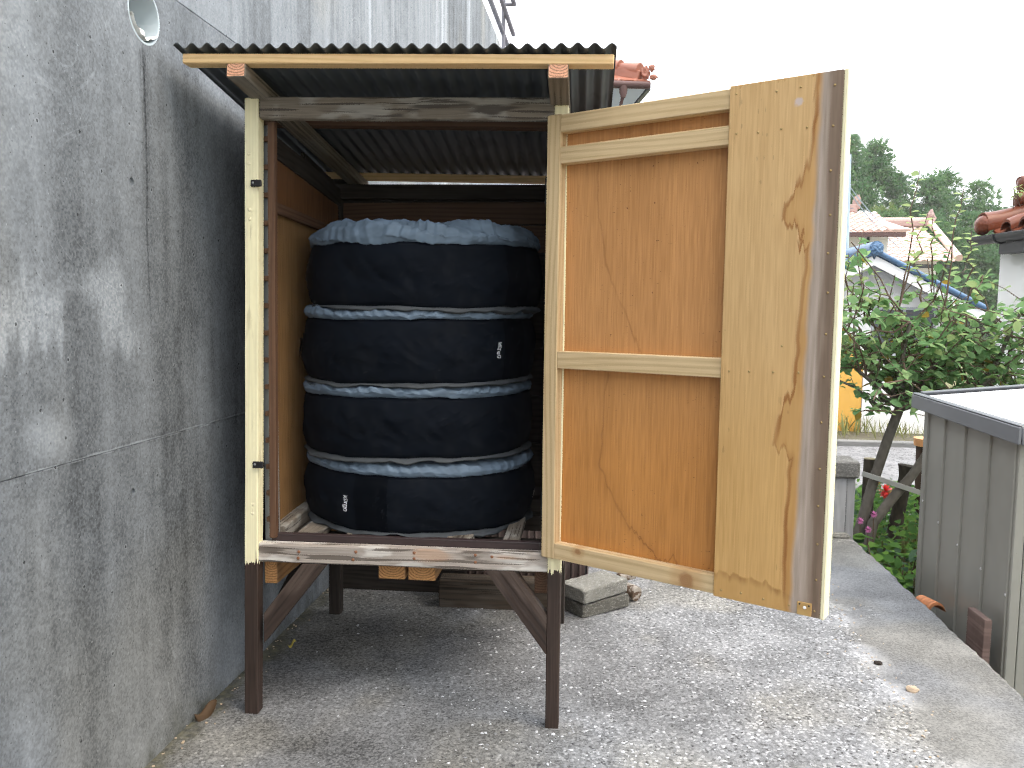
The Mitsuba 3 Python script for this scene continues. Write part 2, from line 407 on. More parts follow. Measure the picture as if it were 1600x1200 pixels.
def ground_fn(p, n, uv):
    x, y = p.x, p.y
    wob = .08 * (noise(y * 5, x * 5) - .5) + .03 * (noise(y * 22, x * 22, 3.0) - .5)
    # the trowelled kerb strip along the right edge, without exposed stones
    strip = smoothstep(.86, .90, x + wob - .02 * (y - 2))
    big = fbm(x * 1.6, y * 1.6, 2.0, 4)
    mid = fbm(x * 9, y * 9, 5.0, 3)
    fine = fbm(x * 190, y * 190, 1.0, 2)
    expo = dr.clip(.25 + 1.3 * (big - .35) + .5 * (mid - .5) + .35 * smoothstep(-.6, .5, x), 0, 1) * (1 - strip)
    xw, yw = x + .004 * noise(x * 90, y * 90, 1.0), y + .004 * noise(x * 90, y * 90, 7.0)
    d, d2, r = voronoi(xw * 82, yw * 82)
    d3, d4, r2 = voronoi(xw * 190 + 5, yw * 190)
    stone = smoothstep(.50, .34, d) * mi.Float(r > .55)
    grit = smoothstep(.5, .3, d3) * mi.Float(r2 > .5)
    v = .228 + .20 * (big - .5) + .16 * (mid - .5) + .26 * (fine - .5)
    v = v * (1 - .30 * strip) + .075 * strip + .035 * strip * (mid - .5)
    v = v + expo * stone * (.04 + .27 * (r - .55) / .45)
    v = v - .6 * v * expo * mi.Float(r < .16) * smoothstep(.5, .3, d)
    v = v + (grit * (.16 * r2 - .04)) * (.45 + .5 * expo) * (1 - .6 * strip)
    # pale laitance beside the strip and white scrapes
    seam = smoothstep(.09, .01, dr.abs(x + wob - .02 * (y - 2) - .87))
    v = v + .13 * seam * smoothstep(.4, .62, fbm(x * 8, y * 8, 9.0, 3))
    scr = smoothstep(.74, .79, noise(x * 34, y * 150, 2.0)) * smoothstep(.58, .7, noise(x * 4, y * 4, 8.0))
    v = v + .2 * scr * strip
    dark = smoothstep(.54, .72, fbm(x * 2.2 + 4, y * 2.2, 11.0, 3))
    v = v * (1 - .28 * dark)
    v = v * .72
    c = mi.Color3f(.965, .985, 1.02) * dr.clip(v, .025, .8)
    warm = smoothstep(.45, .7, fbm(x * 3 + 9, y * 3, 3.0, 3))
    c = mix(c, mi.Color3f(1.03, 1.0, .91) * dr.clip(v, .025, .8), .7 * warm)
    # soil and moss against the wall
    g = smoothstep(.085, .0, x + 1.12 + .05 * (noise(y * 26, x * 26) - .5))
    return mix(c, mix((.035, .035, .028), (.11, .105, .06), noise(x * 80, y * 80)), .8 * g)
def ground_bump(p, n, uv):
    d, _, r = voronoi(p.x * 82, p.y * 82)
    st = smoothstep(.5, .2, d) * mi.Float(r > .55) * smoothstep(.92, .84, p.x)
    return .8 * st + fbm(p.x * 150, p.y * 150, 1.0, 2) + .8 * noise(p.x * 26, p.y * 26)
M_ground = mat('groundconcrete', ground_fn, .85, ground_bump, .0022, spec=.25)

def rough_conc(base, k=1.0):
    def fn(p, n, uv):
        a = fbm(p.x * 160, p.y * 160, p.z * 160, 2); b = fbm(p.x * 12, p.y * 12, p.z * 12, 3)
        w = smoothstep(.66, .74, noise(p.x * 240, p.y * 240, p.z * 240))
        return mi.Color3f(base) * (.55 + .5 * a + .7 * (b - .2)) * (1 - .5 * smoothstep(.7, .8, noise(p.x * 330, p.y * 330, p.z * 330 + 9))) + w * .12
    return fn
def rough_bump(p, n, uv):
    return fbm(p.x * 190, p.y * 190, p.z * 190, 2)
M_block = mat('blockconcrete', rough_conc((.19, .187, .168)), .95, rough_bump, .004)
M_block2 = mat('blockdark', rough_conc((.105, .102, .088)), .95, rough_bump, .004)
M_cap = mat('capconcrete', rough_conc((.15, .148, .14)), .95, rough_bump, .004)
def board_conc(p, n, uv):
    k = cell_rand(p.x * 13, 1, 1)
    v = .34 * (.75 + .35 * k) * (.7 + .6 * fbm(p.x * 60, p.z * 10, p.y * 10, 3))
    v = v * (1 - .45 * smoothstep(.06, .02, dr.abs(p.x * 13 - dr.floor(p.x * 13) - .03)))
    return mi.Color3f(.97, .99, 1.03) * v
M_boardconc = mat('boardconcrete', board_conc, .9)

def corr_fn(p, n, uv):
    s = fbm(p.x * 30, p.y * 2.0, p.z * 2, 3)
    d = smoothstep(.55, .75, fbm(p.x * 9, p.y * 9, p.z * 9, 3))
    return mix((.115, .132, .145), (.065, .073, .08), .6 * s + .5 * d)
M_roof = mat('corrugated', corr_fn, .42, metal=.35, spec=.5)
M_galv = mat('galv', (.26, .27, .275), .45, metal=.5)
def brownmetal_fn(p, n, uv):
    return mi.Color3f(.085, .062, .058) * (.75 + .5 * fbm(p.x * 30, p.z * 4, p.y * 30, 3))
M_cladmetal = mat('cladmetal', (.035, .03, .03), .5)
M_brownmetal = mat('brownmetal', brownmetal_fn, .4, spec=.5)

def cloth_fn(p, n, uv):
    w = .5 + .5 * dr.sin(p.z * 2600) * dr.sin((p.x + p.y) * 2600)
    b = fbm(p.x * 14, p.y * 14, p.z * 20, 3)
    return mix(mi.Color3f(.0028, .0042, .0072) * (.7 + .7 * b + .25 * w), (.008, .0095, .0125), .55 * smoothstep(.5, .8, fbm(p.x * 30, p.y * 30, p.z * 12, 3)))
def cloth_bump(p, n, uv):
    return fbm(p.x * 22, p.y * 22, p.z * 34, 3)
M_band = mat('bandcloth', cloth_fn, .7, cloth_bump, .006, spec=.05, sheen=.1)
def grey_cloth_fn(p, n, uv):
    b = fbm(p.x * 22, p.y * 22, p.z * 40, 3)
    return mi.Color3f(.108, .150, .200) * (.58 + .75 * b)
M_topcloth = mat('topcloth', grey_cloth_fn, .7, sheen=.1)
def grey_cloth2_fn(p, n, uv):
    b = fbm(p.x * 26, p.y * 26, p.z * 60, 3)
    return mi.Color3f(.05, .056, .062) * (.6 + .8 * b)
M_botcloth = mat('botcloth', grey_cloth2_fn, .75)
M_seam = mat('seamcloth', (.0016, .0024, .0042), .75, spec=.03)
M_print = mat('whiteprint', (.55, .56, .6), .7)
M_black = mat('blackplastic', (.004, .004, .005), .4, spec=.3)
M_nail = mat('nailbrass', (.42, .30, .14), .35, metal=.9)
M_rust = mat('rustscrew', (.22, .10, .055), .7)
M_iron = mat('blackiron', (.03, .03, .032), .45, metal=.5)
M_patch = mat('patchplate', lambda p, n, uv: mix((.5, .33, .13), (.4, .24, .09), noise(p.x * 90, p.z * 90)), .5)

def locker_fn(p, n, uv):
    b = fbm(p.y * 7, p.z * 3, p.x * 7, 3)
    d = smoothstep(.88, .92, noise(p.y * 150, p.z * 150, p.x * 150)) * smoothstep(.55, .75, noise(p.y * 9, p.z * 9))
    return mix(mi.Color3f(.245, .245, .22) * (.88 + .24 * b), (.09, .085, .08), .35 * d)
M_locker = mat('lockerpaint', locker_fn, .38, spec=.45)
def fascia_fn(p, n, uv):
    return mi.Color3f(.135, .145, .162) * (.9 + .2 * fbm(p.y * 9, p.z * 20, p.x * 9, 3))
M_fascia = mat('lockerfascia', fascia_fn, .35, spec=.5)
def lockroof_fn(p, n, uv):
    return mi.Color3f(.62, .63, .65) * (.88 + .2 * fbm(p.x * 6, p.y * 14, 2.0, 3))
M_rivet = mat('rivetmetal', (.6, .6, .6), .3, metal=.6)
M_lockroof = mat('lockerroof', lockroof_fn, .3, spec=.6)
M_white = mat('whiteplaster', lambda p, n, uv: mi.Color3f(.80, .80, .785) * (.9 + .14 * fbm(p.x * 2, p.y * 2, p.z * 1.5, 4)), .85)
M_whitetrim = mat('whitetrim', (.83, .83, .82), .6)
M_yellow = mat('yellowdoor', lambda p, n, uv: mi.Color3f(.74, .42, .09) * (.92 + .12 * noise(p.x * 3, p.z * 4)), .6)
M_shutter = mat('greyshutter', (.36, .38, .40), .5)
M_glass = mat('darkglass', (.05, .06, .07), .12, spec=.6)
def tile_mat(c1, c2):
    def fn(p, n, uv):
        r = noise(p.x * 4.3, p.y * 4.3, p.z * 4.3)
        return mix(c1, c2, .7 * r + .5 * (fbm(p.x * 24, p.y * 24, p.z * 24, 2) - .3))
    return fn
M_redtile = mat('redtile', tile_mat((.33, .125, .078), (.22, .08, .05)), .4, spec=.4)
M_farred = mat('fartile', tile_mat((.62, .45, .40), (.48, .31, .26)), .25, spec=.8)
M_farridge = mat('farridge', tile_mat((.42, .30, .27), (.28, .19, .17)), .4)
M_bluetile = mat('bluetile', tile_mat((.10, .195, .33), (.055, .11, .20)), .35, spec=.35)
M_browntile = mat('browntile', tile_mat((.17, .05, .024), (.085, .026, .015)), .3, spec=.25)
M_gutter = mat('gutter', (.035, .037, .04), .35, spec=.5)
M_brownpipe = mat('brownpipe', (.10, .055, .05), .5)
M_soffit = mat('soffit', (.42, .46, .48), .8)
M_pole = mat('polepaint', lambda p, n, uv: mi.Color3f(.40, .50, .60) * (.8 + .3 * noise(p.z * 8, p.x * 30)), .6)
M_rail = mat('railpaint', lambda p, n, uv: mi.Color3f(.17, .17, .20) * (.8 + .4 * noise(p.y * 9, p.z * 9)), .5)
M_pvc = mat('pvc', lambda p, n, uv: mi.Color3f(.46, .53, .57) * (.8 + .3 * noise(p.y * 30, p.z * 30)), .4)
M_lime = mat('limecrust', lambda p, n, uv: mix((.82, .82, .80), (.5, .48, .44), smoothstep(.5, .8, fbm(p.x * 60, p.y * 60, p.z * 60, 3))), .85)
M_road = mat('roadconcrete', lambda p, n, uv: mi.Color3f(.20, .20, .205) * (.75 + .5 * fbm(p.x * 9, p.y * 9, 1.0, 4)) * (1 - .35 * smoothstep(.6, .7, noise(p.x * 40, p.y * 40))), .9)
M_roadkerb = mat('roadkerb', lambda p, n, uv: mi.Color3f(.2, .2, .195) * (.7 + .5 * fbm(p.x * 6, p.y * 20, p.z * 20, 3)), .9)
M_soil = mat('soil', lambda p, n, uv: mix((.085, .075, .06), (.12, .115, .075), fbm(p.x * 7, p.y * 7, 1.0, 4)), .95)
M_field = mat('field', lambda p, n, uv: mix((.10, .11, .05), (.16, .145, .085), fbm(p.x * 2, p.y * 2, 1.0, 4)), .95)
M_forest = mat('forestfloor', lambda p, n, uv: mix((.03, .045, .02), (.05, .075, .03), fbm(p.x * .5, p.y * .5, 1.0, 4)), .95)
M_bark = mat('bark', lambda p, n, uv: mix((.20, .18, .155), (.07, .06, .05), fbm(p.x * 40, p.y * 40, p.z * 18, 3)), .9, lambda p, n, uv: fbm(p.x * 60, p.y * 60, p.z * 25, 2), .006)
M_twig = mat('twig', (.11, .075, .055), .8)
M_post = mat('mossypost', lambda p, n, uv: mix((.09, .075, .055), (.02, .017, .014), fbm(p.x * 50, p.y * 50, p.z * 20, 3)), .95)
M_cut = mat('cutwood', (.36, .31, .2), .9)
M_bar = mat('greybar', (.36, .36, .34), .6)
M_terra = mat('terracotta', lambda p, n, uv: mi.Color3f(.50, .20, .09) * (.7 + .5 * noise(p.x * 60, p.y * 60, p.z * 60)), .7)
M_pot = mat('potdark', (.06, .035, .025), .7)
M_potrim = mat('potrim', (.75, .36, .16), .5)
M_board = mat('redboard', lambda p, n, uv: mix((.17, .12, .105), (.07, .045, .04), .35 * smoothstep(.2, .8, noise(p.z * 150, p.y * 3)) + .5 * fbm(p.y * 30, p.z * 30, 2.0, 3)), .9)
M_deadleaf = mat('deadleaf', (.07, .042, .022), .8)
M_yleaf = mat('yellowleaf', (.35, .28, .06), .7)
M_birch = mat('birch', lambda p, n, uv: mix((.30, .27, .235), (.09, .06, .04), smoothstep(.42, .56, fbm(p.x * 60, p.y * 60, p.z * 60, 3))), .9)
M_pebble = mat('pebble', (.42, .33, .24), .9)
M_pink = mat('pinkpetal', (.50, .15, .36), .7)
M_red = mat('redpetal', (.62, .03, .025), .6)
M_grass = mat('drygrass', (.21, .215, .075), .85)
def leafmat(name, c, tr=.9):
    scene['mat_' + name] = {'type': 'principledthin', 'base_color': {'type': 'rgb', 'value': list(c)}, 'roughness': .5, 'diff_trans': tr, 'spec_trans': 0.0, 'eta': 1.4}
    return 'mat_' + name
M_leaf = [leafmat('leaf_a', (.235, .39, .175), 1.15), leafmat('leaf_b', (.175, .32, .14), 1.15), leafmat('leaf_c', (.33, .48, .22), 1.15), leafmat('leaf_d', (.40, .51, .23), 1.15)]
M_leafy = leafmat('leaf_yellow', (.36, .25, .05))
M_shrub = [leafmat('shrub_a', (.09, .19, .055)), leafmat('shrub_b', (.16, .30, .07)), leafmat('shrub_c', (.08, .14, .085))]
M_needle = [leafmat('needle_a', (.095, .185, .085), .8), leafmat('needle_b', (.125, .22, .09), .8), leafmat('needle_c', (.17, .23, .08), .8)]

#MARK_STRUCTURE
# ------------------------------------------------------------------ the setting
WX = -1.12
def far_ground(u, v):
    r = np.sqrt(u ** 2 + v ** 2)
    z = -.76 + .25 * (meshkit.fbm(np.stack([u * .05, v * .05, u * 0], -1)) - .5) * np.clip((r - 25) / 30, 0, 1)
    return np.stack([u, v, z], -1)
a = np.sinh(np.linspace(-4.2, 4.2, 90)); a = a / a.max() * 350
struct('ground', grid(far_ground, a, a + 10)[:2], M_field, True)

ys = np.concatenate([np.linspace(-5, 1.1, 14)[:-1], np.arange(1.1, 4.7, .018), np.linspace(4.7, 9.0, 24)])
xs = np.concatenate([np.arange(-1.3, 1.255, .022), [1.258, 1.268, 1.273, 1.276, 1.277, 1.277]])
drop = np.concatenate([np.zeros(len(xs) - 6), [-.001, -.006, -.016, -.04, -.25, -.80]])
def plat(i, y):
    x, d = xs[i.astype(int)], drop[i.astype(int)]
    pts = np.stack([x, y, x * 0], -1)
    z = .010 * (meshkit.fbm(pts * 2.0) - .5) + .004 * (meshkit.fbm(pts * 11.0, seed=3) - .5)
    chip = .011 * (meshkit.noise(np.stack([y * 9, x * 0, x * 0], -1)) - .5) + .010 * (meshkit.noise(np.stack([y * 40, x * 0, x * 0 + 5], -1)) - .5)
    x2 = x + np.where(d < 0, chip, 0)
    z = z * np.clip(1 - 0 * d, 0, 1) + d
    return np.stack([x2, y, z], -1)
struct('concrete_pavement', grid(plat, np.arange(len(xs)), ys)[:2], M_ground, 40)
def soil(u, v):
    z = -.62 + .10 * (meshkit.fbm(np.stack([u * 1.3, v * 1.3, u * 0], -1)) - .5) - .12 * np.clip((v - 6.2) / 1.2, 0, 1)
    return np.stack([u, v, z], -1)
struct('garden_soil', grid(soil, np.linspace(1.2, 3.4, 30), np.linspace(-3, 7.45, 80))[:2], M_soil, True)
def road(u, v):
    return np.stack([u, v, -.70 + .01 * meshkit.noise(np.stack([u, v, u * 0], -1) * 1.3)], -1)
struct('road', grid(road, np.linspace(-1, 14, 60), np.linspace(7.5, 12.0, 30))[:2], M_road, True)
struct('verge', grid(lambda u, v: np.stack([u, v, -.66 + .03 * meshkit.noise(np.stack([u * 3, v * 3, u * 0], -1))], -1), np.linspace(-1, 14, 60), np.linspace(12.0, 14.2, 16))[:2], M_soil, True)
struct('kerb', block((-1, 11.86, -.80), (14, 12.04, -.625), .01)[:2], M_roadkerb)
struct('upper_terrace', block((-14, -6, 2.0), (WX - .42, 9.0, 3.62))[:2], M_field)
def hill(u, v):
    z = -.9 + 7.5 * np.exp(-((u - 15) / 26) ** 2 - ((v - 84) / 22) ** 2) + .8 * (meshkit.fbm(np.stack([u * .1, v * .1, u * 0], -1)) - .5)
    return np.stack([u, v, z], -1)
struct('hill', grid(hill, np.linspace(-45, 80, 60), np.linspace(38, 140, 50))[:2], M_forest, True)

# retaining wall: three lifts with recessed joints, drain pipe, tie holes
t = thing('retaining_wall', 'tall grey streaked concrete retaining wall with a round drain pipe hole', 'wall')
def lift(z0, z1, dx, holes=()):
    pts = [(WX - .40, z0), (WX + dx - .0018, z0), (WX + dx, z0 + .0018), (WX + dx, z1 - .0018), (WX + dx - .0018, z1), (WX - .40, z1)]
    cs = manifold3d.CrossSection([np.array(pts)])
    m = cs.extrude(16.2)                                  # x, z -> extruded; rotate into y
    m = m.rotate((90, 0, 0)).translate((0, 10.2, 0))
    for (y, z, r, dep, tilt) in holes:
        c = manifold3d.Manifold.cylinder(dep + .1, r, r * .9, 40).rotate((0, -90 + tilt, 0)).translate((WX + dx + .1 if not tilt else WX + .1, y, z + (.1 * math.tan(math.radians(tilt)) * -1 if tilt else 0)))
        m = m - c
    return m
m_low = lift(-.8, .810, 0, [(1.825, .696, .011, .006, 0), (.9, .70, .011, .006, 0), (2.75, .69, .011, .006, 0)])
m_mid = lift(.8105, 1.9215, .0012, [(1.928, 1.834, .071, .30, 0), (1.856, 1.431, .011, .006, 0), (.95, 1.43, .011, .006, 0)])
m_top = lift(1.924, 3.76, -.001, [(3.2, 2.6, .011, .006, 0)])
for nm, mm in (('lower_course', m_low), ('middle_course', m_mid), ('upper_course', m_top)):
    put(nm, mm, M_wall, t, 30)
# drain pipe set into the middle course
def pipe_mesh():
    prof = [(.0, .066), (.004, .072), (-.002, .0735), (-.28, .0735)]
    ang = np.linspace(0, 2 * np.pi, 49)
    inner = [(-.29, .061), (-.12, .061), (-.003, .062), (.002, .0635), (.002, .0685), (-.004, .0705), (-.29, .0705)]
    def f(i, a_):
        x = np.array([k[0] for k in inner])[i.astype(int)]; r = np.array([k[1] for k in inner])[i.astype(int)]
        return np.stack([WX + x, 1.928 + r * np.cos(a_), 1.834 + r * np.sin(a_)], -1)
    return grid(f, np.arange(len(inner)), ang)[:2]
dp = put('drain_pipe', pipe_mesh(), M_pvc, t, 40, label='pale plastic drain pipe set in the wall')
ico = trimesh.creation.icosphere(4)
def blob(c, r, amp, fr, seed=0):
    v = ico.vertices.copy()
    k = 1 + amp * (meshkit.fbm(v * fr + seed, seed=seed) - .5) * 2
    return v * k[:, None] * V(*r) + V(*c), ico.faces
def crust(u, v):
    nz = meshkit.fbm(np.stack([u * 9 + 3, v * 3, u * 0], -1))
    edge = np.clip(np.sin(np.pi * np.clip((v - 3.35) / (5.75 - 3.35), 0, 1)), 0, 1) ** .5
    r = .0685 - (.004 + .022 * nz * edge) * np.clip(1 - .0 * u, 0, 1)
    return np.stack([WX + .006 - u + .010 * (nz - .5), 1.928 + r * np.cos(v), 1.834 + r * np.sin(v)], -1)
put('lime_crust', cat([grid(crust, np.linspace(-.002, .16, 22), np.linspace(3.35, 5.75, 50))[:2], blob((WX - .016, 1.936, 1.792), (.012, .012, .014), .12, 2, 2)]), M_lime, dp, True)
put('back_plug', blob((WX - .28, 1.928, 1.834), (.01, .066, .066), .05, 2, 4), M_pvc, dp, True)

# railing along the top of the wall
t = thing('railing', 'grey pipe railing on top of the tall concrete wall', 'railing')
for (x, z, y0, y1) in ((-1.17, 4.05, 2.5, 10.4), (-1.127, 4.22, 2.5, 9.5), (-1.05, 4.33, 2.5, 8.9), (-1.17, 4.6, 2.5, 8.9)):
    put('rail', tube([(x, y0, z), (x, y1, z)], .024, 10), M_rail, t, 40)
for y in (3.0, 5.2, 7.3, 8.9):
    put('post', tube([(-1.16, y, 3.74), (-1.16, y, 4.66)], .020, 10), M_rail, t, 40)
    put('bracket', cat([tube([(-1.16, y, z), (x, y, z)], .016, 8) for x, z in ((-1.17, 4.05), (-1.127, 4.22), (-1.05, 4.33))]), M_rail, t, 40)

# low concrete wall at the far edge of the pavement
t = thing('low_wall', 'low board-marked concrete wall with rough dark coping at the pavement corner', 'wall')
put('body', block((.1, 4.345, -.5), (1.275, 4.50, .302), .003), M_boardconc, t)
put('coping', block((.08, 4.325, .304), (1.29, 4.52, .390), .008), M_cap, t, label='rough dark stone coping')
put('mortar_fillet', block((.1, 4.29, -.02), (1.25, 4.344, .02), .012), M_block, t)

#MARK_SHED
# ------------------------------------------------------------------ the shelter with the tyres
S = thing('storage_shed', 'homemade wooden storage shed on legs with corrugated roof and open plywood door', 'shed')
YL, YR, YB = 2.155, 2.185, 2.93
put('front_post', beam((-.977, YL, -.004), (-.946, YL, 1.69), .038, .038, (1, 0, 0), .002, 10, .0006), M_cream, S, label='cream painted left front post with brown foot')
put('front_post', beam((-.131, YR, -.004), (-.130, YR, 1.686), .036, .038, (1, 0, 0), .002, 10, .0006), M_cream, S, label='cream painted right front post with brown foot')
put('back_post', beam((-.997, YB, -.004), (-.985, YB, 1.56), .042, .042, (1, 0, 0)), M_dark, S)
put('back_post', beam((-.158, YB + .02, -.004), (-.156, YB + .02, 1.56), .038, .042, (1, 0, 0)), M_dark, S)
put('lintel', beam((-.926, YL - .004, 1.665), (-.149, YR - .006, 1.655), .056, .030, (0, 0, 1), .003, 12, .0008), M_grey, S)
put('sill', beam((-.957 + .0, YL + .004, .4625), (-.149, YR + .002, .4635), .052, .036, (0, 0, 1), .004, 12, .001), M_pale, S, label='pale weathered front sill beam with rusty screws')
put('threshold', beam((-.925, YL + .030, .499), (-.150, YR + .026, .498), .022, .022, (0, 0, 1), .002, 8), M_sill, S, label='dark brown painted threshold strip')
screw = meshkit
def dome(c, nrm, r, hgt=.5):
    n_ = V(*nrm) / np.linalg.norm(nrm)
    a_ = np.cross(n_, [0, 0, 1.0]) if abs(n_[2]) < .9 else V(1, 0, 0); a_ /= np.linalg.norm(a_); b_ = np.cross(n_, a_)
    ang = np.arange(10) * 2 * np.pi / 10
    v = [c]
    rows = [(r, 0), (r * .85, hgt * r * .6), (r * .45, hgt * r * .95)]
    v = np.vstack([c + rr * (np.cos(ang)[:, None] * a_ + np.sin(ang)[:, None] * b_) + n_ * hh for rr, hh in rows] + [c + n_ * r * hgt])
    f = []
    for i in range(2):
        for j in range(10):
            q = [i * 10 + j, i * 10 + (j + 1) % 10, i * 10 + 10 + (j + 1) % 10, i * 10 + 10 + j]
            f += [[q[0], q[1], q[2]], [q[0], q[2], q[3]]]
    for j in range(10):
        f.append([20 + j, 20 + (j + 1) % 10, 30])
    return v, np.array(f)
for (x, z) in ((-.835, .470), (-.837, .452), (-.675, .475), (-.683, .453), (-.513, .478), (-.513, .462), (-.345, .478), (-.345, .458), (-.30, .475)):
    y = YL - .0145 + (x + .95) * .037
    put('screw', dome(V(x, y, z), (0, -1, 0), .0045), M_rust, S + '__sill', True)
# roof: rafters, battens, corrugated sheet
SL = -.13
def zr(y, x):      # underside of the sheet
    return 1.768 + SL * (y - 2.0) - .025 * (x + 1.066) 
for x0 in (-.925, -.130):
    z0 = zr(2.0, x0) - .024 - .018; z1 = zr(3.02, x0) - .024 - .018
    put('rafter', beam((x0, 2.0, z0), (x0 + (0.01 if x0 < -.5 else -.03), 3.02, z1), .049, .035, (1, 0, 0), .002, 8), M_rafter, S)
for (y, w, m_, nm) in ((2.021, .042, M_batten, 'front_batten'), (2.45, .05, M_redwood, 'middle_batten'), (3.0, .045, M_batten, 'back_batten')):
    xl, xr = (-1.063, 0.0) if y < 2.1 else (-1.07, -.02)
    put(nm, beam((xl, y, zr(y, xl) - .012), (xr, y, zr(y, xr) - .012), w, .0235, (0, 1, 0), .002, 10), m_, S)
pitch_w = .0394
def roof(u, v):
    x, y = u - .027 * (v - 2.0), v
    z = zr(y, u) + .0065 + .0065 * np.cos(2 * np.pi * (u + 1.03) / pitch_w) + .002 * meshkit.noise(np.stack([x * 6, y * 3, x * 0], -1))
    z = z + np.where(y < 1.99, .002 * (meshkit.noise(np.stack([x * 30, y * 0, x * 0], -1)) - .5), 0)
    return np.stack([x, y, z], -1)
ux = np.arange(-1.078, .006, pitch_w / 10)
rs_ = sheet_solid(grid(roof, ux, np.linspace(1.985, 3.06, 14)), (0, 0, .0016))
put('roof_sheet', rs_, M_roof, S, 50, label='dark corrugated metal roof sheet')
# left side: plywood lining, stop batten, cladding seen edge-on
def side_x(y, x0=-.955, x1=-.988):
    return x0 + (x1 - x0) * (y - 2.17) / (2.93 - 2.17)
put('door_stop', beam((-.917, YL + .018, .50), (-.905, YL + .018, 1.635), .019, .022, (1, 0, 0)), M_redwood, S, label='thin reddish door stop strip')
put('side_panel', beam((side_x(2.20) + .022, 2.20, .96), (side_x(2.93) + .013, 2.93, .96), .93, .008, (0, 0, 1), .001), M_sideply, S, label='plywood lining of the left side')
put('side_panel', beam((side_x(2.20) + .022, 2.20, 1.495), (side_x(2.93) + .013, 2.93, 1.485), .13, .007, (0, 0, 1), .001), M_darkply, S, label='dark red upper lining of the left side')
put('side_rail', beam((side_x(2.20) + .036, 2.20, 1.416), (side_x(2.93) + .024, 2.92, 1.405), .030, .014, (0, 0, 1)), M_redwood, S)
put('top_rail', beam((side_x(2.18) + .016, 2.20, 1.590), (side_x(2.93) + .010, 2.92, 1.535), .06, .03, (0, 0, 1)), M_dark, S)
put('floor_rail', beam((side_x(2.19) + .044, 2.20, .502), (side_x(2.93) + .030, 2.92, .505), .05, .04, (0, 0, 1), .003), M_grey, S)
put('edge_flashing', block((-.950, 2.189, .44), (-.908, 2.193, 1.63), .001), M_galv, S, label='grey metal edge between post and door stop')
for k in range(16):
    z = .468 + .0745 * k
    put('cladding_lath', block((-.940, 2.176, z), (-.912, 2.1885, z + .0135), .001), M_redwood, S)
def clad(xa, xb, y0, y1):
    return sheet_solid(grid(lambda u, v: np.stack([xa + (xb - xa) * (v - y0) / (y1 - y0) + .004 * np.cos(2 * np.pi * u / .0745), v, u], -1), np.arange(.44, 1.60, .0075), np.linspace(y0, y1, 3))[:2], (.0012, 0, 0))
put('side_cladding', clad(-.965, -1.012, 2.178, 2.95), M_cladmetal, S, 50, label='dark metal cladding of the left side')
put('side_cladding', clad(-.112, -.142, 2.206, 2.97), M_brownmetal, S, 50)
put('side_panel', beam((-.140, 2.21, 1.0), (-.168, 2.95, 1.0), 1.02, .006, (0, 0, 1), .001), M_dark, S)
# back wall
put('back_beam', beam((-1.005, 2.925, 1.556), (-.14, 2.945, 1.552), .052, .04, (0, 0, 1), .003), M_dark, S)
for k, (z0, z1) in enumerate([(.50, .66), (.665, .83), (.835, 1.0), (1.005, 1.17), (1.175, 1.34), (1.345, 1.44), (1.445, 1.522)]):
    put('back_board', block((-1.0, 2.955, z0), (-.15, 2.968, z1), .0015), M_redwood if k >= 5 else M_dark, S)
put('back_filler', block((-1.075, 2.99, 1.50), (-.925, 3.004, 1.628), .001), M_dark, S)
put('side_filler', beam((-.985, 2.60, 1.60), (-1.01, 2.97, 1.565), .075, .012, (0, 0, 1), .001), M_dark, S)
put('back_cladding', block((-1.01, 2.972, .46), (-.14, 2.976, 1.545), .001), M_cladmetal, S)
# floor: joists, slats
for (x, w, z0, z1, y0, m_) in ((-.589, .076, .385, .426, 2.205, M_orange), (-.503, .078, .385, .427, 2.205, M_orange), (-.934, .038, .362, .43, 2.186, M_orange), (-.170, .036, .362, .428, 2.215, M_redwood)):
    put('joist', beam((x, y0, (z0 + z1) / 2), (x - .01, 2.95, (z0 + z1) / 2), w, z1 - z0, (1, 0, 0), .002), m_, S)
for x, w in ((-.83, .07), (-.70, .045), (-.52, .07), (-.40, .07), (-.255, .045)):
    put('floor_slat', beam((x, 2.215, .498), (x - .02, 2.93, .498), w, .020, (1, 0, 0), .002), M_grey, S)
for y in (2.30, 2.62, 2.86):
    put('floor_bearer', beam((-.94, y, .457), (-.17, y + .01, .457), .06, .05, (0, 1, 0), .002), M_dark, S)
# braces
def prism(poly, y0, y1, axis):
    poly = np.array(poly, float); n = len(poly)
    e = V(*axis) / np.linalg.norm(axis)
    v, f, uv = [], [], []
    for y, s_ in ((y0, 1), (y1, -1)):
        b_ = len(v)
        for q in poly:
            v.append((q[0], y, q[1])); uv.append((q @ e + 7.3, q @ V(-e[1], e[0]) + 3.1))
        f += [[b_, b_ + k, b_ + k + 1] for k in range(1, n - 1)]
        if s_ < 0:
            f[-(n - 2):] = [[x[0], x[2], x[1]] for x in f[-(n - 2):]]
    for k in range(n):
        b_ = len(v); q0, q1 = poly[k], poly[(k + 1) % n]
        for q, y in ((q0, y0), (q1, y0), (q1, y1), (q0, y1)):
            v.append((q[0], y, q[1])); uv.append((q @ e + 7.3, q @ V(-e[1], e[0]) + 3.1 + (y - y0)))
        f += [[b_, b_ + 2, b_ + 1], [b_, b_ + 3, b_ + 2]]
    v, f = np.array(v), np.array(f)
    return v, fix(v - v.mean(0), f), np.array(uv)
put('brace', prism([(-.826, .4355), (-.758, .4360), (-.9385, .205), (-.9385, .290)], YL - .012, YL + .024, (.17, .23)), M_brown, S)
put('brace', prism([(-.318, .4365), (-.238, .4365), (-.1495, .318), (-.1495, .210)], YR - .022, YR + .014, (-.17, .23)), M_brown, S)
put('side_brace', beam((-.95, YL + .05, .23), (-.985, YB - .12, .43), .03, .024, (1, 0, 0), .003), M_dark, S)
